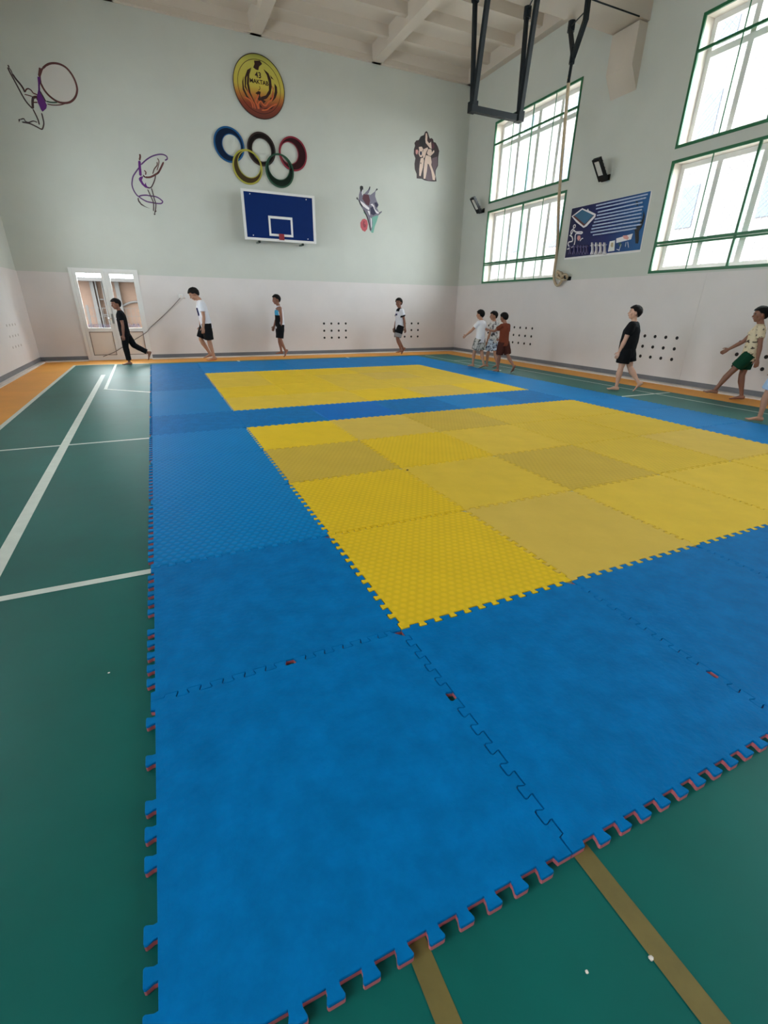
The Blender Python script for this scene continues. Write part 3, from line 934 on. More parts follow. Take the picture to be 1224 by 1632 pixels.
  ('s','figure',0.022,[(8.699,2.608),(8.61,2.625)]),
  ('s','figure',0.022,[(8.575,2.646),(8.54,2.554),(8.561,2.458)]),
  ('s','figure',0.022,[(8.54,2.554),(8.489,2.461)]),
  ('s','figure',0.022,[(8.6,2.6),(8.513,2.616)]),
  ('s','figure',0.022,[(8.489,2.638),(8.455,2.547),(8.475,2.452)]),
  ('s','figure',0.022,[(8.455,2.547),(8.405,2.454)]),
  ('s','figure',0.022,[(8.514,2.592),(8.428,2.609)]),
  ('s','figure',0.022,[(8.405,2.631),(8.371,2.54),(8.39,2.445)]),
  ('s','figure',0.022,[(8.371,2.54),(8.321,2.448)]),
  ('s','figure',0.022,[(8.429,2.585),(8.345,2.601)]),
  ('s','white',0.022,[(8.264,2.665),(8.218,2.527),(8.236,2.434)]),
  ('s','white',0.022,[(8.218,2.527),(8.168,2.436)]),
  ('s','white',0.022,[(8.283,2.604),(8.201,2.62)]),
  ('s','white',0.022,[(8.148,2.654),(8.103,2.518),(8.12,2.425)]),
  ('s','white',0.022,[(8.103,2.518),(8.054,2.427)]),
  ('s','white',0.022,[(8.167,2.593),(8.086,2.609)]),
  ('s','white',0.022,[(8.035,2.643),(7.99,2.508),(8.006,2.416)]),
  ('s','white',0.022,[(7.99,2.508),(7.941,2.419)]),
  ('s','white',0.022,[(8.053,2.583),(7.973,2.599)]),
  ('s','white',0.022,[(7.923,2.633),(7.878,2.499),(7.894,2.407)]),
  ('s','white',0.022,[(7.878,2.499),(7.83,2.41)]),
  ('s','white',0.022,[(7.941,2.573),(7.863,2.589)]),
 ],
}
# ---------------------------------------------------------------- flat art on the walls
AC = {'brown': (96, 52, 52), 'darkline': (74, 56, 60), 'darkbrown': (70, 34, 28), 'purple': (96, 30, 118), 'violet': (92, 52, 112), 'green': (60, 84, 72),
 'pinkgrey': (206, 200, 196), 'teal': (112, 172, 156), 'rosered': (190, 78, 88), 'rosedark': (134, 44, 60), 'slate': (118, 112, 130), 'black': (20, 18, 22),
 'maroon': (84, 32, 50), 'navy': (34, 30, 66), 'white': (232, 226, 232), 'choco': (50, 26, 32), 'plum': (108, 84, 94), 'skinpale': (232, 204, 190), 'rose': (216, 154, 150),
 'dark': (48, 18, 14), 'flame': (206, 104, 60), 'table': (52, 104, 140), 'sand': (226, 224, 220), 'oval': (176, 160, 130), 'darkgreen': (60, 92, 80), 'text': (176, 190, 222), 'figure': (92, 84, 128)}
def amat(c):
    return mat('print_' + c, srgb(*AC[c]), .5)
def ribbon(pts, w):
    """outline of a stroke of width w through pts, tapered at its ends"""
    P = [Vector(p) for p in pts]
    L, R = [], []
    for i, p in enumerate(P):
        d = P[min(i + 1, len(P) - 1)] - P[max(i - 1, 0)]
        d = d.normalized() if d.length > 1e-9 else Vector((1, 0))
        n = Vector((-d.y, d.x)) * w / 2 * (.55 if i in (0, len(P) - 1) else 1)
        L.append(p + n)
        R.append(p - n)
    return L, R
def artwork(items, root, to3, wscale=1.0, base=0.002, names=None):
    groups = {}
    for k, (kind, colr, w, pts) in enumerate(items):
        if kind == 'o':
            continue
        bm = groups.setdefault(colr, bmesh.new())
        d = base + .0006 + .00025 * k
        if kind == 'f':
            fs = prism(bm, pts, base * .5, d, to3)
            for f_ in fs:
                f_.normal_update()
            bmesh.ops.triangulate(bm, faces=fs[:2])
        else:
            P = [Vector((p[0], p[1], 0)) for p in pts]
            if len(P) > 2:
                P = smoothpath(P, 4)
            P2 = [(p.x, p.y) for p in P]
            L, R = ribbon(P2, w * wscale)
            for i in range(len(L) - 1):
                q = [L[i], L[i + 1], R[i + 1], R[i]]
                prism(bm, q, base * .5, d, to3)
    for c, bm in groups.items():
        bmesh.ops.recalc_face_normals(bm, faces=bm.faces)
        obj((names or {}).get(c, 'print_layer'), bm, amat(c), root)
bk3 = lambda o: (lambda a, b, d: (a - o[0], YB - d - o[1], b - o[2]))
def sticker(key, name, label, cat, names):
    items = ART[key]
    xs = [p[0] for it in items for p in it[3]]
    zs = [p[1] for it in items for p in it[3]]
    o = ((min(xs) + max(xs)) / 2, YB, min(zs))
    root = thing(name, label, cat, o)
    artwork(items, root, bk3(o), wscale=1.2, names=names)
    return root
sticker('hoop', 'gymnast_decal', 'line drawn gymnast in purple leotard leaping with a large hoop', 'wall decal', {'brown': 'hoop', 'purple': 'leotard', 'darkline': 'figure_outline', 'pinkgrey': 'hoop_tint', 'green': 'figure_tone', 'darkbrown': 'figure_tone'})  # green and brown tones are part of the drawing
sticker('ribbon', 'gymnast_decal', 'line drawn gymnast in purple leotard with a curling ribbon, left of the rings', 'wall decal', {'violet': 'ribbon', 'purple': 'leotard', 'darkline': 'figure_outline', 'brown': 'figure_tone', 'darkbrown': 'figure_tone'})
sticker('kick', 'martial_arts_decal', 'grey decal of kicking fighters with red and teal splashes, right of the backboard', 'wall decal', {'slate': 'figure', 'rosered': 'splash', 'teal': 'splash', 'rosedark': 'splash', 'white': 'white_area', 'black': 'black_shape', 'maroon': 'clothing', 'navy': 'clothing'})  # black and white areas are the decal's own print
sticker('pair', 'martial_arts_decal', 'dark cut-out decal of pale-suited fighters with one leg kicking high', 'wall decal', {'choco': 'backing', 'skinpale': 'figure', 'plum': 'backing_tone', 'navy': 'badge', 'rose': 'face', 'maroon': 'clothing', 'black': 'hair'})

# round school emblem
mc = (3.355, 6.012)
mr_ = .592
med = thing('school_emblem', 'round yellow and red school emblem reading 43 MAKTAB above the five rings', 'wall emblem', (mc[0], YB - .0125, mc[1] - mr_))
bm = bmesh.new()
circ = lambda c, r, n=64: [(c[0] + r * math.cos(2 * math.pi * i / n), c[1] + r * math.sin(2 * math.pi * i / n)) for i in range(n)]
o3 = (mc[0], YB, mc[1] - mr_)
prism(bm, circ(mc, mr_), 0, .02, bk3(o3))
bmesh.ops.recalc_face_normals(bm, faces=bm.faces)
mm = bpy.data.materials.new('emblem_print')
mm.use_nodes = True
nt = mm.node_tree
tc = nt.nodes.new('ShaderNodeTexCoord')
sx = nt.nodes.new('ShaderNodeSeparateXYZ')
cr = nt.nodes.new('ShaderNodeValToRGB')
mr = nt.nodes.new('ShaderNodeMapRange')
nt.links.new(tc.outputs['Object'], sx.inputs[0])
nt.links.new(sx.outputs['Z'], mr.inputs['Value'])
mr.inputs['From Min'].default_value = 0
mr.inputs['From Max'].default_value = 2 * mr_
nt.links.new(mr.outputs[0], cr.inputs[0])
nt.links.new(cr.outputs[0], nt.nodes['Principled BSDF'].inputs['Base Color'])
nt.nodes['Principled BSDF'].inputs['Roughness'].default_value = .35
E_ = cr.color_ramp.elements
E_[0].position = 0.02; E_[0].color = srgb(104, 48, 40)
E_[1].position = 1.0; E_[1].color = srgb(150, 152, 70)
for p, c in ((.22, (138, 62, 44)), (.36, (190, 120, 56)), (.50, (206, 186, 78)), (.85, (196, 188, 90))):
    e = cr.color_ramp.elements.new(p)
    e.color = srgb(*c)
obj('disc', bm, mm, med)
def annulus(name, c, ro, ri, d0, d1, m, root, o3, ci=None, n=64):
    ci = ci or c
    bm = bmesh.new()
    A = circ(c, ro, n); B = circ(ci, ri, n)
    f = bk3(o3)
    va = [[bm.verts.new(f(p[0], p[1], d)) for p in ring_] for ring_ in (A, B) for d in (d0, d1)]
    ao, a1, bo, b1 = va
    for i in range(n):
        k = (i + 1) % n
        bm.faces.new((ao[i], ao[k], a1[k], a1[i]))
        bm.faces.new((a1[i], a1[k], b1[k], b1[i]))
        bm.faces.new((b1[i], b1[k], bo[k], bo[i]))
        bm.faces.new((bo[i], bo[k], ao[k], ao[i]))
    bmesh.ops.recalc_face_normals(bm, faces=bm.faces)
    return obj(name, bm, m, root)
annulus('rim', mc, mr_ + .008, mr_ - .006, 0, .024, amat('dark'), med, o3)
annulus('inner_ring', mc, mr_ * .845, mr_ * .828, .0195, .0215, amat('dark'), med, o3)
artwork(ART['medal'], med, bk3(o3), base=.0195, names={'dark': 'flame_wings', 'flame': 'flame_outline'})
def text(body, size, loc, rot, m, root, name, ext=.001):
    cu = bpy.data.curves.new(name, 'FONT')
    cu.body = body
    cu.size = size
    cu.extrude = ext
    cu.offset = size * .018
    cu.align_x = 'CENTER'
    tmp = bpy.data.objects.new('tmp', cu)
    COL.objects.link(tmp)
    dg = bpy.context.evaluated_depsgraph_get()
    me = bpy.data.meshes.new_from_object(tmp.evaluated_get(dg))
    bpy.data.objects.remove(tmp)
    me.materials.clear()
    me.materials.append(m)
    me.name = name
    o = bpy.data.objects.new(name, me)
    COL.objects.link(o)
    o.parent = root
    o.location = loc
    o.rotation_euler = rot
    return o
text('43', .15, (-.01, -.022, mr_ + .165), (math.pi / 2, 0, 0), amat('dark'), med, 'lettering', .0015)
text('MAKTAB', .112, (0, -.022, mr_ + .055), (math.pi / 2, 0, 0), amat('dark'), med, 'lettering', .0015)

# five interlaced rings, printed with dark inner shade and highlight edges in their colours
rings = thing('ring_emblem', 'five interlaced coloured rings on the back wall above the backboard', 'wall emblem', (3.33, YB - .0125, 4.06))
ro3 = (3.33, YB, 4.06)
RC = [('blue', (2.53, 4.815), .355, (2.585, 4.81), .215, (0, 84, 140), (8, 34, 70)),
      ('black', (3.295, 4.815), .345, (3.30, 4.80), .235, (44, 26, 26), (22, 12, 12)),
      ('red', (4.08, 4.81), .36, (3.99, 4.82), .225, (134, 20, 46), (58, 12, 20)),
      ('yellow', (2.92, 4.415), .36, (2.965, 4.475), .27, (168, 160, 60), (84, 66, 34)),
      ('green', (3.715, 4.42), .36, (3.70, 4.495), .265, (22, 74, 52), (12, 36, 26))]
for k, (nm, c, r, ci, ri, col, dark) in enumerate(RC):
    d = .006 + .003 * k
    body = annulus('ring', c, r - .02, ri, 0, d, mat('ring_inner_' + nm, srgb(*[int(c_ * .8) for c_ in dark]), .6, spec=.2), rings, ro3, ci)
    body['label'] = nm + ' ring'
    annulus('ring_rim', c, r, r - .035, 0, d + .006, mat('ring_rim_' + nm, srgb(*col), .4), body, ro3)
    for ch in body.children:
        pass
    cin = ((c[0] + 2 * ci[0]) / 3, (c[1] + 2 * ci[1]) / 3)
    annulus('ring_lip', ci, ri + .012, ri - .004, 0, d + .003, mat('ring_rim_' + nm, srgb(*col), .4), body, ro3)

# basketball backboard
bb = thing('basketball_backboard', 'blue basketball backboard with white border on the back wall, no hoop', 'backboard', (3.576, YB - .30, 2.83))
bm = bmesh.new(); box(bm, -.93, .93, -.02, .02, 0, 1.08); obj('board', bm, M_PVC, bb)
M_BB = mat('blue_board_paint', srgb(0, 36, 98), .6, spec=.15, var=.04)
bm = bmesh.new(); box(bm, -.87, .86, -.024, -.018, .055, 1.025); obj('blue_field', bm, M_BB, bb)
bm = bmesh.new()
for q in ((-.31, .31, .50, .555), (-.31, .31, .115, .165), (-.31, -.26, .165, .50), (.26, .31, .165, .50)):
    box(bm, q[0], q[1], -.028, -.022, q[2], q[3])
obj('target_square', bm, M_PVC, bb)
bm = bmesh.new()
box(bm, -.065, .065, -.05, -.02, .035, .17)
obj('hoop_mount', bm, mat('red_paint', srgb(140, 24, 40), .4), bb)
for sx_ in (-1, 1):
    bm = bmesh.new()
    x = sx_ * .57
    box(bm, x - .03, x + .03, .02, .298, -.05, -.02)
    bar(bm, (x, .02, .9), (x, .298, .9), .02)
    box(bm, x - .03, x + .03, .02, .035, -.05, .9)
    bar(bm, (x, .29, .3), (x, .03, -.03), .012)
    obj('wall_bracket', bm, mat('grey_green_steel', srgb(88, 104, 96), .5), bb)
for bx_ in (-.72, .70):
    for bz in (.10, .98):
        bm = bmesh.new()
        bar(bm, (bx_, -.024, bz), (bx_, -.034, bz), .013, 10)
        obj('bolt', bm, M_PVC, bb)

# information banner on the window wall
po = (XR, 8.03, 2.40)
post = thing('wall_banner', 'blue table tennis banner with rows of small text between the barred windows', 'banner', po)
p3 = lambda a, b, d: (-d, a - po[1], b - po[2])
bm = bmesh.new()
prism(bm, [(9.06, 2.385), (7.0, 2.385), (7.02, 3.415), (9.06, 3.415)], .001, .008, p3)
bmesh.ops.recalc_face_normals(bm, faces=bm.faces)
obj('backing_sheet', bm, M_PVC, post)
bm = bmesh.new()
prism(bm, [(9.045, 2.425), (7.02, 2.425), (7.045, 3.41), (9.05, 3.41)], .002, .010, p3)
bmesh.ops.recalc_face_normals(bm, faces=bm.faces)
pm = bpy.data.materials.new('banner_print')
pm.use_nodes = True
nt = pm.node_tree
tc = nt.nodes.new('ShaderNodeTexCoord')
sx = nt.nodes.new('ShaderNodeSeparateXYZ')
mr = nt.nodes.new('ShaderNodeMapRange')
cr = nt.nodes.new('ShaderNodeValToRGB')
nt.links.new(tc.outputs['Object'], sx.inputs[0])
nt.links.new(sx.outputs['Y'], mr.inputs['Value'])
mr.inputs['From Min'].default_value = 1.03
mr.inputs['From Max'].default_value = -1.0
nt.links.new(mr.outputs[0], cr.inputs[0])
nt.links.new(cr.outputs[0], nt.nodes['Principled BSDF'].inputs['Base Color'])
nt.nodes['Principled BSDF'].inputs['Roughness'].default_value = .4
cr.color_ramp.elements[0].color = srgb(10, 8, 62)
cr.color_ramp.elements[1].color = srgb(26, 92, 150)
e = cr.color_ramp.elements.new(.55)
e.color = srgb(10, 26, 98)
obj('print_sheet', bm, pm, post)
items = []
rnd = random.Random(5)
for it in ART['poster']:
    if it[1] == 'text':
        (a0, b0), (a1, b1) = it[3]
        t = 0
        L_ = abs(a1 - a0)
        while t < .985:
            w = rnd.uniform(.03, .085)
            u = min(1, t + w)
            items.append(('s', 'text', .044, [(a0 + (a1 - a0) * t, b0 + (b1 - b0) * t), (a0 + (a1 - a0) * u, b0 + (b1 - b0) * u)]))
            t = u + .006
    else:
        items.append(it)
artwork(items, post, p3, base=.0105, names={'text': 'text_lines', 'table': 'table_picture', 'white': 'white_shapes', 'figure': 'silhouettes', 'black': 'player_silhouette'})

# ---------------------------------------------------------------- flood lights on the window wall
def flood(yc, zc, label):
    """LED panel on a bracket, its head leaning out from the wall"""
    t = thing('flood_light', label, 'light fixture', (XR, yc, zc), 'black flood lights on the window wall')
    bm = bmesh.new()
    box(bm, -.02, 0, -.05, .05, -.05, .05)
    bar(bm, (-.01, 0, .0), (-.10, 0, -.06), .022)
    bar(bm, (-.10, -.07, -.06), (-.10, .07, -.06), .020)
    obj('bracket', bm, M_BLACK, t)
    # head: plane spanned by wall direction y and a direction leaning out and up
    up = Vector((-.30, 0, .36)).normalized()
    nrm = Vector((-.36, 0, -.30)).normalized()
    base = Vector((-.13, 0, -.06))
    def slab(bm, u0, u1, y0, y1, n0, n1):
        v = [bm.verts.new(base + up * u + Vector((0, y, 0)) + nrm * q) for u in (u0, u1) for y in (y0, y1) for q in (n0, n1)]
        for f in ((0, 1, 3, 2), (4, 6, 7, 5), (0, 4, 5, 1), (2, 3, 7, 6), (0, 2, 6, 4), (1, 5, 7, 3)):
            bm.faces.new([v[i] for i in f])
    bm = bmesh.new()
    slab(bm, 0, .44, -.095, .095, -.035, .01)
    slab(bm, 0, .44, -.095, -.065, .01, .03)
    slab(bm, 0, .44, .065, .095, .01, .03)
    slab(bm, .39, .44, -.065, .065, .01, .03)
    slab(bm, 0, .11, -.065, .065, .01, .03)
    for k in range(5):
        slab(bm, .06 + k * .07, .075 + k * .07, -.08, .08, -.06, -.035)
    bmesh.ops.recalc_face_normals(bm, faces=bm.faces)
    obj('housing', bm, M_BLACK, t)
    bm = bmesh.new()
    slab(bm, .112, .388, -.064, .064, .011, .018)
    bmesh.ops.recalc_face_normals(bm, faces=bm.faces)
    obj('lens', bm, mat('frosted_lens', srgb(206, 204, 200), .3), t)
flood(8.16, 3.83, 'black flood light on the window wall above the blue banner')
flood(12.52, 3.86, 'black flood light in the far corner left of the barred windows')

# ---------------------------------------------------------------- socket and cable
so = thing('wall_socket', 'small white socket box on the back wall right of the door', 'socket', (.947, YB - .012, 1.498))
bm = bmesh.new(); box(bm, -.05, .05, -.04, 0, -.045, .045); obj('box', bm, M_PVC, so)
bm = bmesh.new(); bar(bm, (0.0, -.04, 0), (0.0, -.052, 0), .025, 12); bar(bm, (.06, -.02, -.03), (.11, -.02, -.05), .012); obj('plug', bm, M_TRIMW, so)
bm = bmesh.new()
tube(bm, smoothpath([(.93, YB - .045, 1.46), (.70, YB - .04, 1.24), (.40, YB - .035, .985), (.12, YB - .04, .76), (-.02, YB - .07, .63), (-.5, YB - .09, .36), (-.8, YB - .08, .19), (-1.07, YB - .06, .087)]), .009)
tag(obj('power_cable', bm, mat('grey_cable', srgb(128, 118, 116), .5), smooth=True), 'grey cable slanting from the white socket down across the door', 'cable')

# ---------------------------------------------------------------- hanging steel frame and rope hanger on the girder
def steel_leg(bm, top, bot, w=.035):
    t_, b_ = Vector(top), Vector(bot)
    d = (b_ - t_).normalized()
    u = Vector((1, 0, 0)) if abs(d.x) < .9 else Vector((0, 1, 0))
    u = (u - d * u.dot(d)).normalized()
    v = d.cross(u)
    vs = [bm.verts.new(p + u * a + v * b) for p in (t_, b_) for a, b in ((-w, -w), (w, -w), (w, w), (-w, w))]
    for f in ((0, 1, 2, 3), (7, 6, 5, 4), (0, 4, 5, 1), (1, 5, 6, 2), (2, 6, 7, 3), (3, 7, 4, 0)):
        bm.faces.new([vs[i] for i in f])
fr = thing('hanging_steel_frame', 'dark steel U-shaped frame hanging from the ceiling girder', 'gym frame', (6.3, 8.1, 4.43))
F0 = Vector((6.3, 8.1, 4.43))
for xb, xf, xn in ((5.79, 5.94, 5.66), (6.79, 7.03, 6.60)):
    bm = bmesh.new()
    steel_leg(bm, Vector((xf, 8.50, 6.12)) - F0, Vector((xb, 8.12, 4.45)) - F0, .030)
    obj('leg', bm, M_STEEL, fr)
    bm = bmesh.new()
    n_top = Vector((xn, 7.70, 5.84 if xn > 6 else 5.66))
    bvec = Vector((xb, 8.08, 4.45))
    n_top = bvec + (n_top - bvec) * 1.02
    steel_leg(bm, n_top - F0, bvec - F0, .034)
    steel_leg(bm, Vector((n_top.x, 7.74, 6.9)) - F0, n_top - F0, .034)
    obj('leg', bm, M_STEEL, fr)
    bm = bmesh.new()
    bar(bm, Vector((xf, 8.50, 6.09)) - F0, Vector((n_top.x + .05, 7.70, 6.06)) - F0, .012)
    bar(bm, Vector((xf - .01, 8.47, 6.14)) - F0, Vector((xf - .01, 8.47, 5.98)) - F0, .065, 10)
    obj('girder_clamp', bm, M_STEEL, fr)
bm = bmesh.new()
steel_leg(bm, Vector((5.74, 8.1, 4.45)) - F0, Vector((6.84, 8.1, 4.45)) - F0, .045)
for x in (5.79, 6.79):
    box(bm, x - F0.x - .06, x - F0.x + .06, -.07, .07, -.03, .12)
obj('crossbar', bm, M_STEEL, fr)

rh_ = thing('rope_hanger', 'dark steel V-shaped hanger on the girder holding the rope', 'hanger', (7.82, 8.1, 5.3))
F1 = Vector((7.82, 8.1, 5.3))
bm = bmesh.new()
steel_leg(bm, Vector((8.03, 8.5, 6.08)) - F1, Vector((7.84, 8.1, 5.50)) - F1, .03)
obj('arm', bm, M_STEEL, rh_)
bm = bmesh.new()
steel_leg(bm, Vector((7.655, 7.70, 5.80)) - F1, Vector((7.84, 8.1, 5.46)) - F1, .035)
steel_leg(bm, Vector((7.64, 7.72, 6.9)) - F1, Vector((7.655, 7.70, 5.78)) - F1, .035)
obj('arm', bm, M_STEEL, rh_)
bm = bmesh.new()
bar(bm, Vector((8.03, 8.48, 6.06)) - F1, Vector((7.66, 7.72, 5.92)) - F1, .011)
bar(bm, Vector((8.03, 8.46, 6.14)) - F1, Vector((8.03, 8.46, 5.98)) - F1, .065, 10)
obj('girder_clamp', bm, M_STEEL, rh_)
bm = bmesh.new()
bar(bm, Vector((7.84, 8.1, 5.60)) - F1, Vector((7.832, 8.1, 5.38)) - F1, .05, 10)
bar(bm, Vector((7.832, 8.1, 5.40)) - F1, Vector((7.825, 8.11, 5.12)) - F1, .028, 8)
obj('rope_socket', bm, M_STEEL, rh_)

M_ROPE = mat('jute_rope', srgb(188, 168, 142), .9, var=.12, vscale=30, bump=.6, bscale=120)
bm = bmesh.new()
P = [(7.825, 8.11, 5.2), (8.12, 8.36, 4.4), (8.5, 8.68, 3.5), (8.90, 8.99, 2.85), (9.13, 9.19, 2.48), (9.16, 9.22, 2.25), (9.17, 9.22, 2.04), (9.17, 9.13, 1.88), (9.17, 9.04, 1.84), (9.17, 8.96, 1.90), (9.16, 8.91, 1.98),
     (9.13, 8.95, 2.08), (9.11, 9.05, 2.14), (9.15, 9.10, 2.08), (9.18, 9.03, 2.0), (9.13, 8.93, 1.99), (9.10, 8.86, 2.03), (9.14, 8.80, 2.06), (9.18, 8.80, 1.99), (9.15, 8.88, 1.96), (9.11, 8.98, 2.0), (9.13, 9.08, 2.03), (9.17, 9.04, 2.12), (9.20, 8.95, 2.06), (9.19, 8.84, 2.02)]
tube(bm, smoothpath(P), .030, 8)
tag(obj('climbing_rope', bm, M_ROPE, smooth=True), 'beige climbing rope slanting from the girder to a knotted coil on the wall', 'rope')
hk = thing('rope_hook', 'small dark hook on the window wall holding the coiled rope', 'hook', (XR, 8.80, 1.98))
bm = bmesh.new()
bar(bm, (0, 0, 0), (-.16, 0, 0), .014)
bar(bm, (-.155, 0, 0), (-.165, 0, .06), .014)
box(bm, -.02, 0, -.05, .05, -.04, .04)
obj('hook_body', bm, M_STEEL, hk)
bm = bmesh.new()
tube(bm, [(6.9, 7.80, 6.12), (8.0, 7.80, 6.115), (8.97, 7.80, 6.12)], .012)
tag(obj('ceiling_cable', bm, M_STEEL), 'dark cable along the lower edge of the ceiling girder', 'cable')
# ---------------------------------------------------------------- people
SKIN = {
 'tan': mat('skin_tan', srgb(176, 128, 104), .55, var=.05, vscale=20),
 'brown': mat('skin_brown', srgb(138, 92, 74), .55, var=.05, vscale=20),
 'light': mat('skin_light', srgb(208, 160, 138), .55, var=.05, vscale=20)}
M_HAIR = mat('black_hair', srgb(20, 17, 17), .7, bump=.4, bscale=120, spec=.15)
M_EYE = mat('dark_eye', srgb(24, 18, 16), .2)
M_EYEW = mat('eye_white', srgb(150, 145, 140), .5)
M_LIP = mat('lips', srgb(150, 84, 78), .5)
def rings_loft(bm, rings, n=20):
    """rings: list of (centre, half-axis a, half-axis b)"""
    R_ = []
    for c, a, b in rings:
        R_.append([bm.verts.new(c + a * math.cos(2 * math.pi * i / n) + b * math.sin(2 * math.pi * i / n)) for i in range(n)])
    for A, B in zip(R_, R_[1:]):
        for i in range(n):
            bm.faces.new((A[i], A[(i + 1) % n], B[(i + 1) % n], B[i]))
    bm.faces.new(R_[0][::-1])
    bm.faces.new(R_[-1])
def ball(bm, c, r, sx=1, sy=1, sz=1, rot=None, sub=3):
    g = bmesh.ops.create_icosphere(bm, subdivisions=sub, radius=r)
    for v in g['verts']:
        p = Vector((v.co.x * sx, v.co.y * sy, v.co.z * sz))
        v.co = c + (rot @ p if rot else p)
def limb(bm, pts, rads, flat=1.0, n=14, side=Vector((0, 1, 0)), balls=True):
    """tapered tube through pts, flattened along `side` by flat"""
    rr = []
    for i, p in enumerate(pts):
        d = (pts[min(i + 1, len(pts) - 1)] - pts[max(i - 1, 0)]).normalized()
        s = (side - d * side.dot(d))
        s = s.normalized() if s.length > 1e-3 else d.orthogonal().normalized()
        f = d.cross(s)
        rr.append((p, f * rads[i], s * rads[i] * flat))
    rings_loft(bm, rr, n)
    if balls:
        for p, r in ((pts[0], rads[0]), (pts[-1], rads[-1])):
            ball(bm, p, r * .97, sub=2)
def fused(name, bm, voxel, smooth_it, m, parent=None, wrinkle=0.0, seed=0, mw=None):
    """fuses the overlapping closed shapes of bm into one continuous skin"""
    bmesh.ops.recalc_face_normals(bm, faces=bm.faces)
    me = bpy.data.meshes.new('tmp')
    bm.to_mesh(me)
    bm.free()
    o = bpy.data.objects.new('tmp', me)
    COL.objects.link(o)
    md = o.modifiers.new('r', 'REMESH')
    md.mode = 'VOXEL'
    md.voxel_size = voxel
    if smooth_it:
        ms = o.modifiers.new('s', 'SMOOTH')
        ms.factor = .5
        ms.iterations = smooth_it
    dg = bpy.context.evaluated_depsgraph_get()
    dg.update()
    me2 = bpy.data.meshes.new_from_object(o.evaluated_get(dg))
    bpy.data.objects.remove(o)
    bpy.data.meshes.remove(me)
    if wrinkle:
        nn = [v.normal.copy() for v in me2.vertices]
        for v, nv in zip(me2.vertices, nn):
            q = Vector((v.co.x * 13, v.co.y * 13, v.co.z * 8)) + Vector((seed, 0, 0))
            k = noise.noise(q) + .5 * noise.noise(q * 2.3) + .35
            v.co += nv * k * wrinkle
    me2.name = name
    me2.materials.clear()
    me2.materials.append(m)
    me2.polygons.foreach_set('use_smooth', [True] * len(me2.polygons))
    o = bpy.data.objects.new(name, me2)
    COL.objects.link(o)
    if parent:
        o.parent = parent
    return o
def patch(src, name, test, off, m, parent):
    """a printed or sewn-on area of a garment: the faces of src that pass the test, laid just over them"""
    bm = bmesh.new()
    bm.from_mesh(src.data)
    bm.normal_update()
    kill = [f for f in bm.faces if not test(f.calc_center_median(), f.normal)]
    bmesh.ops.delete(bm, geom=kill, context='FACES')
    if not bm.faces:
        bm.free()
        return None
    for v in bm.verts:
        v.co += v.normal * off
    o = obj(name, bm, m, parent, smooth=True)
    return o
def dirv(a, side=0.0):
    a = math.radians(a)
    return Vector((math.sin(a), side, -math.cos(a))).normalized()
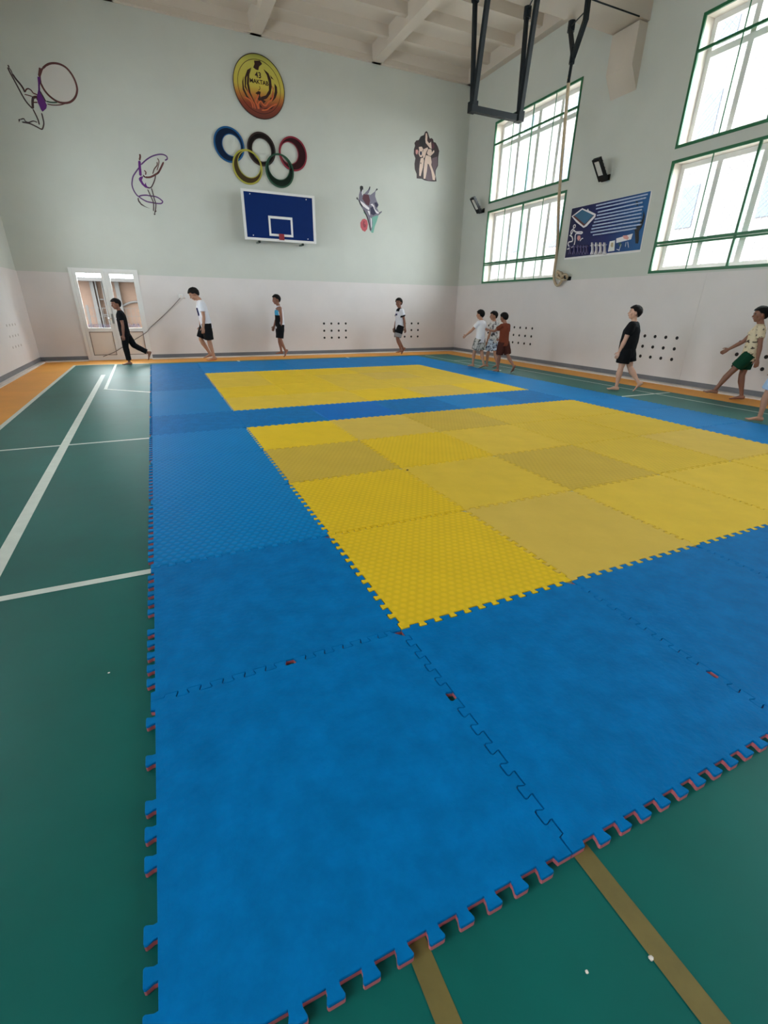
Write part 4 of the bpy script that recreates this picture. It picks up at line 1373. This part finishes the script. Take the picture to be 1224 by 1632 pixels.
def person(label, pos, yaw, H, skin, pose, top, bottom, name='person', build=1.0):
    k = H / 1.40
    lean = pose.get('lean', 3)
    L = math.radians(lean)
    up = Vector((math.sin(L), 0, math.cos(L)))
    fw = Vector((math.cos(L), 0, -math.sin(L)))
    lt = Vector((0, 1, 0))
    # ----- legs (kinematics first, to find where the ground is)
    legs = {}
    for s, nm in ((1, 'L'), (-1, 'R')):
        th, sh, ft = pose['leg' + nm]
        hip = Vector((0, s * .072, 0))
        knee = hip + dirv(th, 0.0) * .335
        ank = knee + dirv(sh, 0.0) * .325
        f = math.radians(ft)
        fd = Vector((math.cos(f), s * .12, -math.sin(f))).normalized()
        fu = Vector((math.sin(f), 0, math.cos(f)))
        heel = ank - fd * .045 - fu * .052
        toe = ank + fd * .145 - fu * .055
        legs[nm] = (hip, knee, ank, fd, fu, heel, toe, s)
    low = min(min(l[5].z, l[6].z) for l in legs.values()) - .010
    P0 = Vector((0, 0, -low))
    B = build
    def tor(sv, f=0.0, y=0.0):
        return P0 + up * sv + fw * f + lt * y
    bm = bmesh.new()
    # ----- torso
    T = [(-.075, .045, .08, .004), (-.04, .072, .108, 0), (.02, .082, .116, -.004), (.10, .080, .112, 0), (.17, .076, .106, .002), (.25, .084, .118, .004), (.32, .088, .130, .004), (.375, .078, .132, -.002), (.41, .055, .105, -.008), (.435, .035, .05, -.01)]
    rings_loft(bm, [(tor(s_, fo), fw * a * B, lt * b * (B * .5 + .5)) for s_, a, b, fo in T], 24)
    # neck
    hp = math.radians(pose.get('head_pitch', 5) + lean * .5)
    hy = math.radians(pose.get('head_yaw', 0))
    hr = Matrix.Rotation(hy, 3, 'Z') @ Matrix.Rotation(hp, 3, 'Y')
    neck0, neck1 = tor(.40, -.012), tor(.475, .010 + .02 * math.sin(hp))
    limb(bm, [neck0, neck1], [.050, .043], 1.0, balls=False)
    hc = neck1 + hr @ Vector((.022, 0, .098))
    hv = lambda x, y, z: hc + hr @ Vector((x, y, z))
    # ----- head: skull, jaw, nose, ears, brow, cheeks, lips
    ball(bm, hv(-.008, 0, .022), .092, 1.02, .80, .92, hr)
    ball(bm, hv(.018, 0, -.035), .068, .95, .82, 1.05, hr)
    ball(bm, hv(.045, 0, -.080), .026, 1.0, 1.15, .75, hr)
    limb(bm, [neck1 - Vector((0, 0, .02)), hv(-.012, 0, -.05)], [.043, .047], balls=False)
    limb(bm, [hv(.080, 0, .012), hv(.098, 0, -.020)], [.008, .0125])
    ball(bm, hv(.090, 0, -.022), .0125, 1, 1.25, .8, hr, 2)
    limb(bm, [hv(.076, -.030, .022), hv(.081, 0, .024), hv(.076, .030, .022)], [.009, .010, .009])
    for s in (1, -1):
        ball(bm, hv(.056, s * .034, -.026), .026, .8, 1, 1, hr, 2)
        ball(bm, hv(-.012, s * .074, -.006), .024, .75, .35, 1.2, hr, 2)
        ball(bm, hv(-.006, s * .073, -.022), .012, .8, .5, 1.0, hr, 2)
    ball(bm, hv(.078, 0, -.047), .014, .7, 1.5, .6, hr, 2)
    # ----- arms
    arms = {}
    for s, nm in ((1, 'L'), (-1, 'R')):
        ua, fa, out = pose['arm' + nm]
        sh = tor(.375, -.005, s * (.128 * (B * .5 + .5)))
        el = sh + dirv(ua, s * out) * .245
        wr = el + dirv(fa, s * out * .4) * .205
        arms[nm] = (sh, el, wr, s, fa, out)
        limb(bm, [tor(.365, -.004, s * .07), sh], [.055 * B, .047 * B])
        limb(bm, [sh, sh.lerp(el, .4), el], [.046 * B, .040 * B, .030 * B])
        limb(bm, [el, el.lerp(wr, .3), wr], [.031 * B, .033 * B, .0215])
        # hand: palm, four fingers of different lengths, thumb
        d = (wr - el).normalized()
        pn = (lt * -s - d * (lt * -s).dot(d)).normalized()      # palm faces the body
        ax = d.cross(pn).normalized()                            # across the palm
        if ax.x < 0:
            ax = -ax                                             # ax points forward (thumb side)
        rings_loft(bm, [(wr - d * .01, ax * .020, pn * .016), (wr + d * .02, ax * .027, pn * .014), (wr + d * .055, ax * .035, pn * .013), (wr + d * .074, ax * .033, pn * .010)], 14)
        curl = pose.get('curl', .48)
        for q, (off, ln) in enumerate(((.026, .060), (.009, .068), (-.008, .063), (-.025, .050))):
            p = wr + d * .066 + ax * off
            dd = d.copy()
            pts = [p]
            for seg, fr in enumerate((.45, .32, .23)):
                dd = (dd + pn * curl * (.55 + .35 * seg)).normalized()
                p = p + dd * ln * fr
                pts.append(p)
            limb(bm, pts, [.0085, .0080, .0074, .0066], 1, 8)
        p = wr + d * .018 + ax * .022
        limb(bm, [p, p + (d * .6 + ax * .75 + pn * .25).normalized() * .030, p + (d * .6 + ax * .75 + pn * .25).normalized() * .030 + (d * .9 + ax * .35 + pn * .3).normalized() * .032], [.0115, .0095, .0075], 1, 8)
    # ----- legs and feet
    for nm, (hip, knee, ank, fd, fu, heel, toe, s) in legs.items():
        h, kn, an = hip + P0, knee + P0, ank + P0
        limb(bm, [h + up * .01, h.lerp(kn, .35), h.lerp(kn, .8), kn], [.072 * B, .068 * B, .050 * B, .046])
        limb(bm, [kn, kn.lerp(an, .3) + (kn - an).cross(lt).normalized() * -.006, kn.lerp(an, .75), an], [.045, .047 * B, .031, .028])
        fs = fd.cross(fu).normalized()
        A = an
        rings_loft(bm, [(A - fd * .052 - fu * .038, fs * .012, fu * .014), (A - fd * .045 - fu * .034, fs * .024, fu * .027), (A - fd * .012 - fu * .030, fs * .030, fu * .034), (A + fd * .035 - fu * .032, fs * .032, fu * .028), (A + fd * .085 - fu * .043, fs * .040, fu * .019), (A + fd * .115 - fu * .048, fs * .042, fu * .014), (A + fd * .132 - fu * .050, fs * .036, fu * .010)], 16)
        for q in range(5):
            o_ = (q - 2) * .0165
            inner = -s * 1
            rad = .0125 if q == 0 else .0085
            ln = .148 - q * .006
            c = A + fd * ln + fs * (2 - q) * .0165 * (1 if (fs.y * -s) > 0 else -1) - fu * (.063 - rad)
            limb(bm, [c - fd * .03, c], [rad, rad * .9], 1, 8)
    body = fused(name, bm, .0048, 2, SKIN[skin])
    # ----- hair
    bm = bmesh.new()
    g = bmesh.ops.create_uvsphere(bm, u_segments=40, v_segments=28, radius=.092)
    fringe = pose.get('fringe', .040)
    def keep(p):
        x, y, z = p
        lim = fringe if x > .05 else (fringe - .045 * min(1, (.05 - x) / .02) if x > .0 else (fringe - .045 + x * 1.25))
        return z > max(lim, -.082)
    for v in bm.verts:
        v.co = Vector((v.co.x * 1.02 * 1.05, v.co.y * .80 * 1.09, v.co.z * .92 * 1.08))
    bad = [f for f in bm.faces if not keep(f.calc_center_median())]
    bmesh.ops.delete(bm, geom=bad, context='FACES')
    r2 = bmesh.ops.solidify(bm, geom=bm.faces[:], thickness=-.013)
    for v in bm.verts:
        v.co += v.co.normalized() * (.004 * noise.noise(v.co * 45) + .003)
        v.co = hv(v.co.x - .008, v.co.y, v.co.z + .022)
    bmesh.ops.recalc_face_normals(bm, faces=bm.faces)
    obj('hair', bm, M_HAIR, body, smooth=True)
    for s in (1, -1):
        bm = bmesh.new(); ball(bm, hv(.073, s * .030, .006), .0115, .7, 1.25, .75, hr, 2); obj('eye', bm, M_EYEW, body, smooth=True)
        bm = bmesh.new(); ball(bm, hv(.0795, s * .030, .006), .0065, .5, 1, 1, hr, 2); obj('iris', bm, M_EYE, body, smooth=True)
        bm = bmesh.new(); limb(bm, [hv(.083, s * .016, .024), hv(.083, s * .030, .028), hv(.073, s * .045, .024)], [.003, .0035, .0025], 1, 8); obj('eyebrow', bm, M_HAIR, body, smooth=True)
    bm = bmesh.new()
    limb(bm, [hv(.078, -.018, -.050), hv(.088, 0, -.048), hv(.078, .018, -.050)], [.003, .0058, .003], 1, 8)
    obj('lips', bm, M_LIP, body, smooth=True)
    # ----- shirt
    tm, kind, hem = top['mat'], top.get('kind', 'tee'), top.get('hem', -.10)
    bm = bmesh.new()
    e = .014
    loose = top.get('loose', .012)
    TT = [(hem, .108, .152), (hem + .03, .108, .151), (0, .106 + loose * .4, .146 + loose * .3), (.10, .094 + loose, .126 + loose), (.20, .092 + loose, .124 + loose), (.29, .098 + loose * .6, .138 + loose * .3), (.355, .092, .143), (.395, .074, .120), (.425, .058, .074), (.440, .050, .056)]
    if kind == 'tank':
        TT = TT[:6] + [(.345, .090, .118), (.39, .068, .096), (.418, .058, .078), (.432, .05, .062)]
    rings_loft(bm, [(tor(s_, 0 if s_ < .3 else -.004), fw * a * (B if s_ < .4 else 1), lt * b * (B * .5 + .5)) for s_, a, b in TT], 28)
    if kind == 'tee':
        for nm, (sh, el, wr, s, fa, out) in arms.items():
            sl = top.get('sleeve', .55)
            mid = sh.lerp(el, sl)
            limb(bm, [tor(.368, -.004, s * .06), sh], [.064 * B, .058 * B])
            limb(bm, [sh, sh.lerp(mid, .5), mid], [.058 * B, .060 * B, .058 * B], balls=False)
            ball(bm, sh, .057 * B, sub=3)
    shirt = fused('shirt', bm, .0075, 2, tm, body, .0045, seed=H * 10 + pos[0])
    for pname, s0, s1, y0, y1, front, pm_ in top.get('patches', ()):
        def test(c, nrm, s0=s0, s1=s1, y0=y0, y1=y1, front=front):
            q = c - P0
            sv, yv, fv = q.dot(up), q.y, q.dot(fw)
            if not (s0 < sv < s1 and y0 < yv < y1):
                return False
            return front == 0 or (nrm.dot(fw) * front > .05 and abs(yv) < .14)
        patch(shirt, pname, test, .0025, pm_, body)
    if 'cuff' in top:
        for nm, (sh, el, wr, s, fa, out) in arms.items():
            mid = sh.lerp(el, top.get('sleeve', .55))
            d = (el - sh).normalized()
            patch(shirt, 'cuff', lambda c, nrm, mid=mid, d=d, s=s: -.035 < (c - mid).dot(d) < .01 and (c - mid).length < .085 and c.y * s > .09, .0025, top['cuff'], body)
    # ----- shorts or trousers
    bm = bmesh.new()
    ex = bottom.get('flare', 1.0)
    rings_loft(bm, [(tor(.095), fw * .094 * B, lt * .130), (tor(.03), fw * .101 * B, lt * .138), (tor(-.04), fw * .100 * B, lt * .142), (tor(-.095), fw * .082, lt * .118)], 24)
    ln = bottom['len']
    for nm, (hip, knee, ank, fd, fu, heel, toe, s) in legs.items():
        h, kn, an = hip + P0 + lt * s * .004, knee + P0, ank + P0
        if ln <= 1:
            e_ = h.lerp(kn, ln)
            limb(bm, [h, h.lerp(e_, .5), e_], [.094 * B, .090 * B * ex ** .5, .078 * B * ex], balls=False)
        else:
            e_ = kn.lerp(an, ln - 1)
            limb(bm, [h, h.lerp(kn, .5), kn], [.088 * B, .078 * B, .062 * ex])
            limb(bm, [kn, kn.lerp(e_, .5), e_], [.061 * ex, .056 * ex, .054 * ex], balls=True if ln < 1.01 else False)
    sh_o = fused(bottom.get('name', 'shorts'), bm, .0075, 2, bottom['mat'], body, .005, seed=H * 20 + pos[1])
    for pname, lo, hi, pm_ in bottom.get('patches', ()):
        allp = []
        for nm, (hip, knee, ank, fd, fu, heel, toe, s) in legs.items():
            h, kn = hip + P0, knee + P0
            allp.append((h, (kn - h).normalized(), (kn - h).length, s))
        def test2(c, nrm, lo=lo, hi=hi, allp=allp):
            for h, d, l_, s in allp:
                t = (c - h).dot(d) / l_
                if c.y * s >= -.005 and lo < t < hi:
                    return True
            return False
        patch(sh_o, pname, test2, .0025, pm_, body)
    # scale and place everything; children keep the body's own frame
    M = Matrix.Rotation(yaw, 4, 'Z') @ Matrix.Scale(k, 4)
    for o in [body] + list(body.children):
        o.data.transform(M)
    body.location = pos
    tag(body, label, 'person')
    return body
C_ = lambda n, c, **kw: mat('cloth_' + n, srgb(*c), .9, bump=.15, bscale=180, spec=.12, **kw)
c_black, c_white, c_grey = C_('black', (24, 24, 27)), C_('white', (226, 224, 232)), C_('grey', (150, 146, 148))
c_navy, c_brown, c_brown2 = C_('navy', (40, 42, 84)), C_('brown', (112, 56, 40)), C_('darkbrown', (74, 40, 34))
c_green, c_lblue, c_teal = C_('green', (24, 66, 48)), C_('lightblue', (168, 192, 222)), C_('skyblue', (70, 150, 190))
c_dnavy = C_('darknavy', (48, 46, 64))
c_camo = mat('cloth_camouflage', srgb(196, 190, 186), .85, col2=srgb(84, 84, 80), vscale=16)
c_bpat = mat('cloth_blue_white_pattern', srgb(206, 214, 228), .85, col2=srgb(66, 74, 100), vscale=14)
c_spat = mat('cloth_grey_print', srgb(210, 206, 206), .85, col2=srgb(70, 62, 66), vscale=18)
c_leaf = mat('cloth_cream_leaf_print', srgb(220, 202, 172), .85, col2=srgb(70, 54, 46), vscale=15, stretch=(1, 1, 1.6))
PI = math.pi
# the leaf print is mostly cream with small dark leaves
for nd in c_leaf.node_tree.nodes:
    if nd.type == 'MAP_RANGE':
        nd.inputs['From Min'].default_value = .56
        nd.inputs['From Max'].default_value = .60
for mt_ in (c_camo, c_bpat, c_spat):
    for nd in mt_.node_tree.nodes:
        if nd.type == 'MAP_RANGE':
            nd.inputs['From Min'].default_value = .50
            nd.inputs['From Max'].default_value = .58

person('boy in black t-shirt and long black trousers walking past the glazed door', (-.43, 12.38, 0), PI, 1.40, 'brown',
       dict(legL=(6, -3, 0), legR=(-24, -58, 62), armL=(-2, 8, .10), armR=(-6, 4, .12), lean=2, head_pitch=8, head_yaw=28),
       dict(mat=c_black, patches=[('shirt_print', .27, .295, -.07, .07, 1, c_white), ('shirt_print', .17, .24, -.04, .04, 1, c_white)]),
       dict(mat=c_black, len=1.88, name='trousers', flare=1.05))
person('tall boy in white t-shirt and black shorts with bowed head', (1.40, 12.78, 0), PI, 1.70, 'tan',
       dict(legL=(-2, -10, 2), legR=(24, -26, 12), armL=(-2, 10, .08), armR=(4, 12, .1), lean=8, head_pitch=28, head_yaw=5),
       dict(mat=c_white, patches=[('shirt_print', .16, .31, -.08, .08, 1, c_navy)], sleeve=.6),
       dict(mat=c_black, len=.93, flare=1.18))
person('boy in sleeveless white top with blue and black front, below the backboard', (3.33, 13.08, 0), PI, 1.49, 'brown',
       dict(legL=(8, -22, 55), legR=(4, -4, 0), armL=(-4, 8, .06), armR=(10, 22, .12), lean=1, head_pitch=6, head_yaw=12),
       dict(mat=c_white, kind='tank', patches=[('shirt_front', .22, .34, -.13, .13, 1, c_teal), ('shirt_front', -.05, .22, -.14, .14, 1, c_black)]),
       dict(mat=c_black, len=.98, flare=1.15))
person('boy in white t-shirt with black shoulders and pale-hemmed black shorts', (6.80, 12.75, 0), PI, 1.50, 'brown',
       dict(legL=(16, -22, 6), legR=(2, -34, 50), armL=(-16, -8, .08), armR=(6, 14, .08), lean=1, head_pitch=5, head_yaw=32),
       dict(mat=c_white, cuff=c_black, sleeve=.6, patches=[('shoulder_panel', .36, .46, -.10, .10, 0, c_black), ('shirt_print', .26, .30, -.06, .06, 1, c_navy)]),
       dict(mat=c_black, len=.9, flare=1.25, patches=[('hem_band', .62, 1.1, c_grey)]))
person('boy in plain white t-shirt and grey patterned shorts, leftmost of three', (7.10, 9.10, 0), math.radians(112), 1.25, 'tan',
       dict(legL=(16, 4, 0), legR=(-6, -18, 18), armL=(42, 52, .14), armR=(-4, 4, .1), lean=2, head_pitch=4, head_yaw=12),
       dict(mat=c_white), dict(mat=c_camo, len=.86, flare=1.2))
person('boy in grey printed shirt and blue-white shorts, middle of three', (7.46, 9.08, 0), math.radians(108), 1.23, 'tan',
       dict(legL=(12, 2, 0), legR=(-8, -20, 18), armL=(4, 14, .1), armR=(-2, 10, .1), lean=2, head_pitch=4, head_yaw=55),
       dict(mat=c_spat), dict(mat=c_bpat, len=.9, flare=1.25))
person('boy in brown t-shirt and dark brown shorts, hand on his neighbour', (7.24, 8.40, 0), math.radians(104), 1.23, 'brown',
       dict(legL=(6, 2, 0), legR=(-20, -42, 55), armL=(58, 98, .02), armR=(4, 70, .1), lean=3, head_pitch=8, head_yaw=4),
       dict(mat=c_brown), dict(mat=c_brown2, len=.92, flare=1.15))
person('sturdy boy in black t-shirt and black shorts walking barefoot along the window wall', (7.62, 5.50, 0), math.radians(118), 1.37, 'light',
       dict(legL=(4, 2, 0), legR=(-16, -38, 50), armL=(12, 16, .08), armR=(-4, 6, .1), lean=-2, head_pitch=-4, head_yaw=22),
       dict(mat=c_black, hem=-.15, loose=.026, sleeve=.62), dict(mat=c_black, len=.74, flare=1.2), build=1.18)
person('boy in cream leaf-print t-shirt and dark green shorts striding along the window wall', (8.62, 4.08, 0), math.radians(124), 1.38, 'brown',
       dict(legL=(32, 26, -4), legR=(2, -14, 6), armL=(-14, -6, .14), armR=(34, 52, .16), lean=-2, head_pitch=6, head_yaw=14),
       dict(mat=c_leaf), dict(mat=c_green, len=.72, flare=1.15))
person('boy in dark navy top and light blue shorts at the right edge of the photo', (7.305, 2.93, 0), math.radians(118), 1.30, 'tan',
       dict(legL=(14, 0, 0), legR=(-14, -34, 35), armL=(-12, -4, .1), armR=(6, 14, .1), lean=1, head_pitch=5, head_yaw=0),
       dict(mat=c_dnavy), dict(mat=c_lblue, len=.88, flare=1.25))
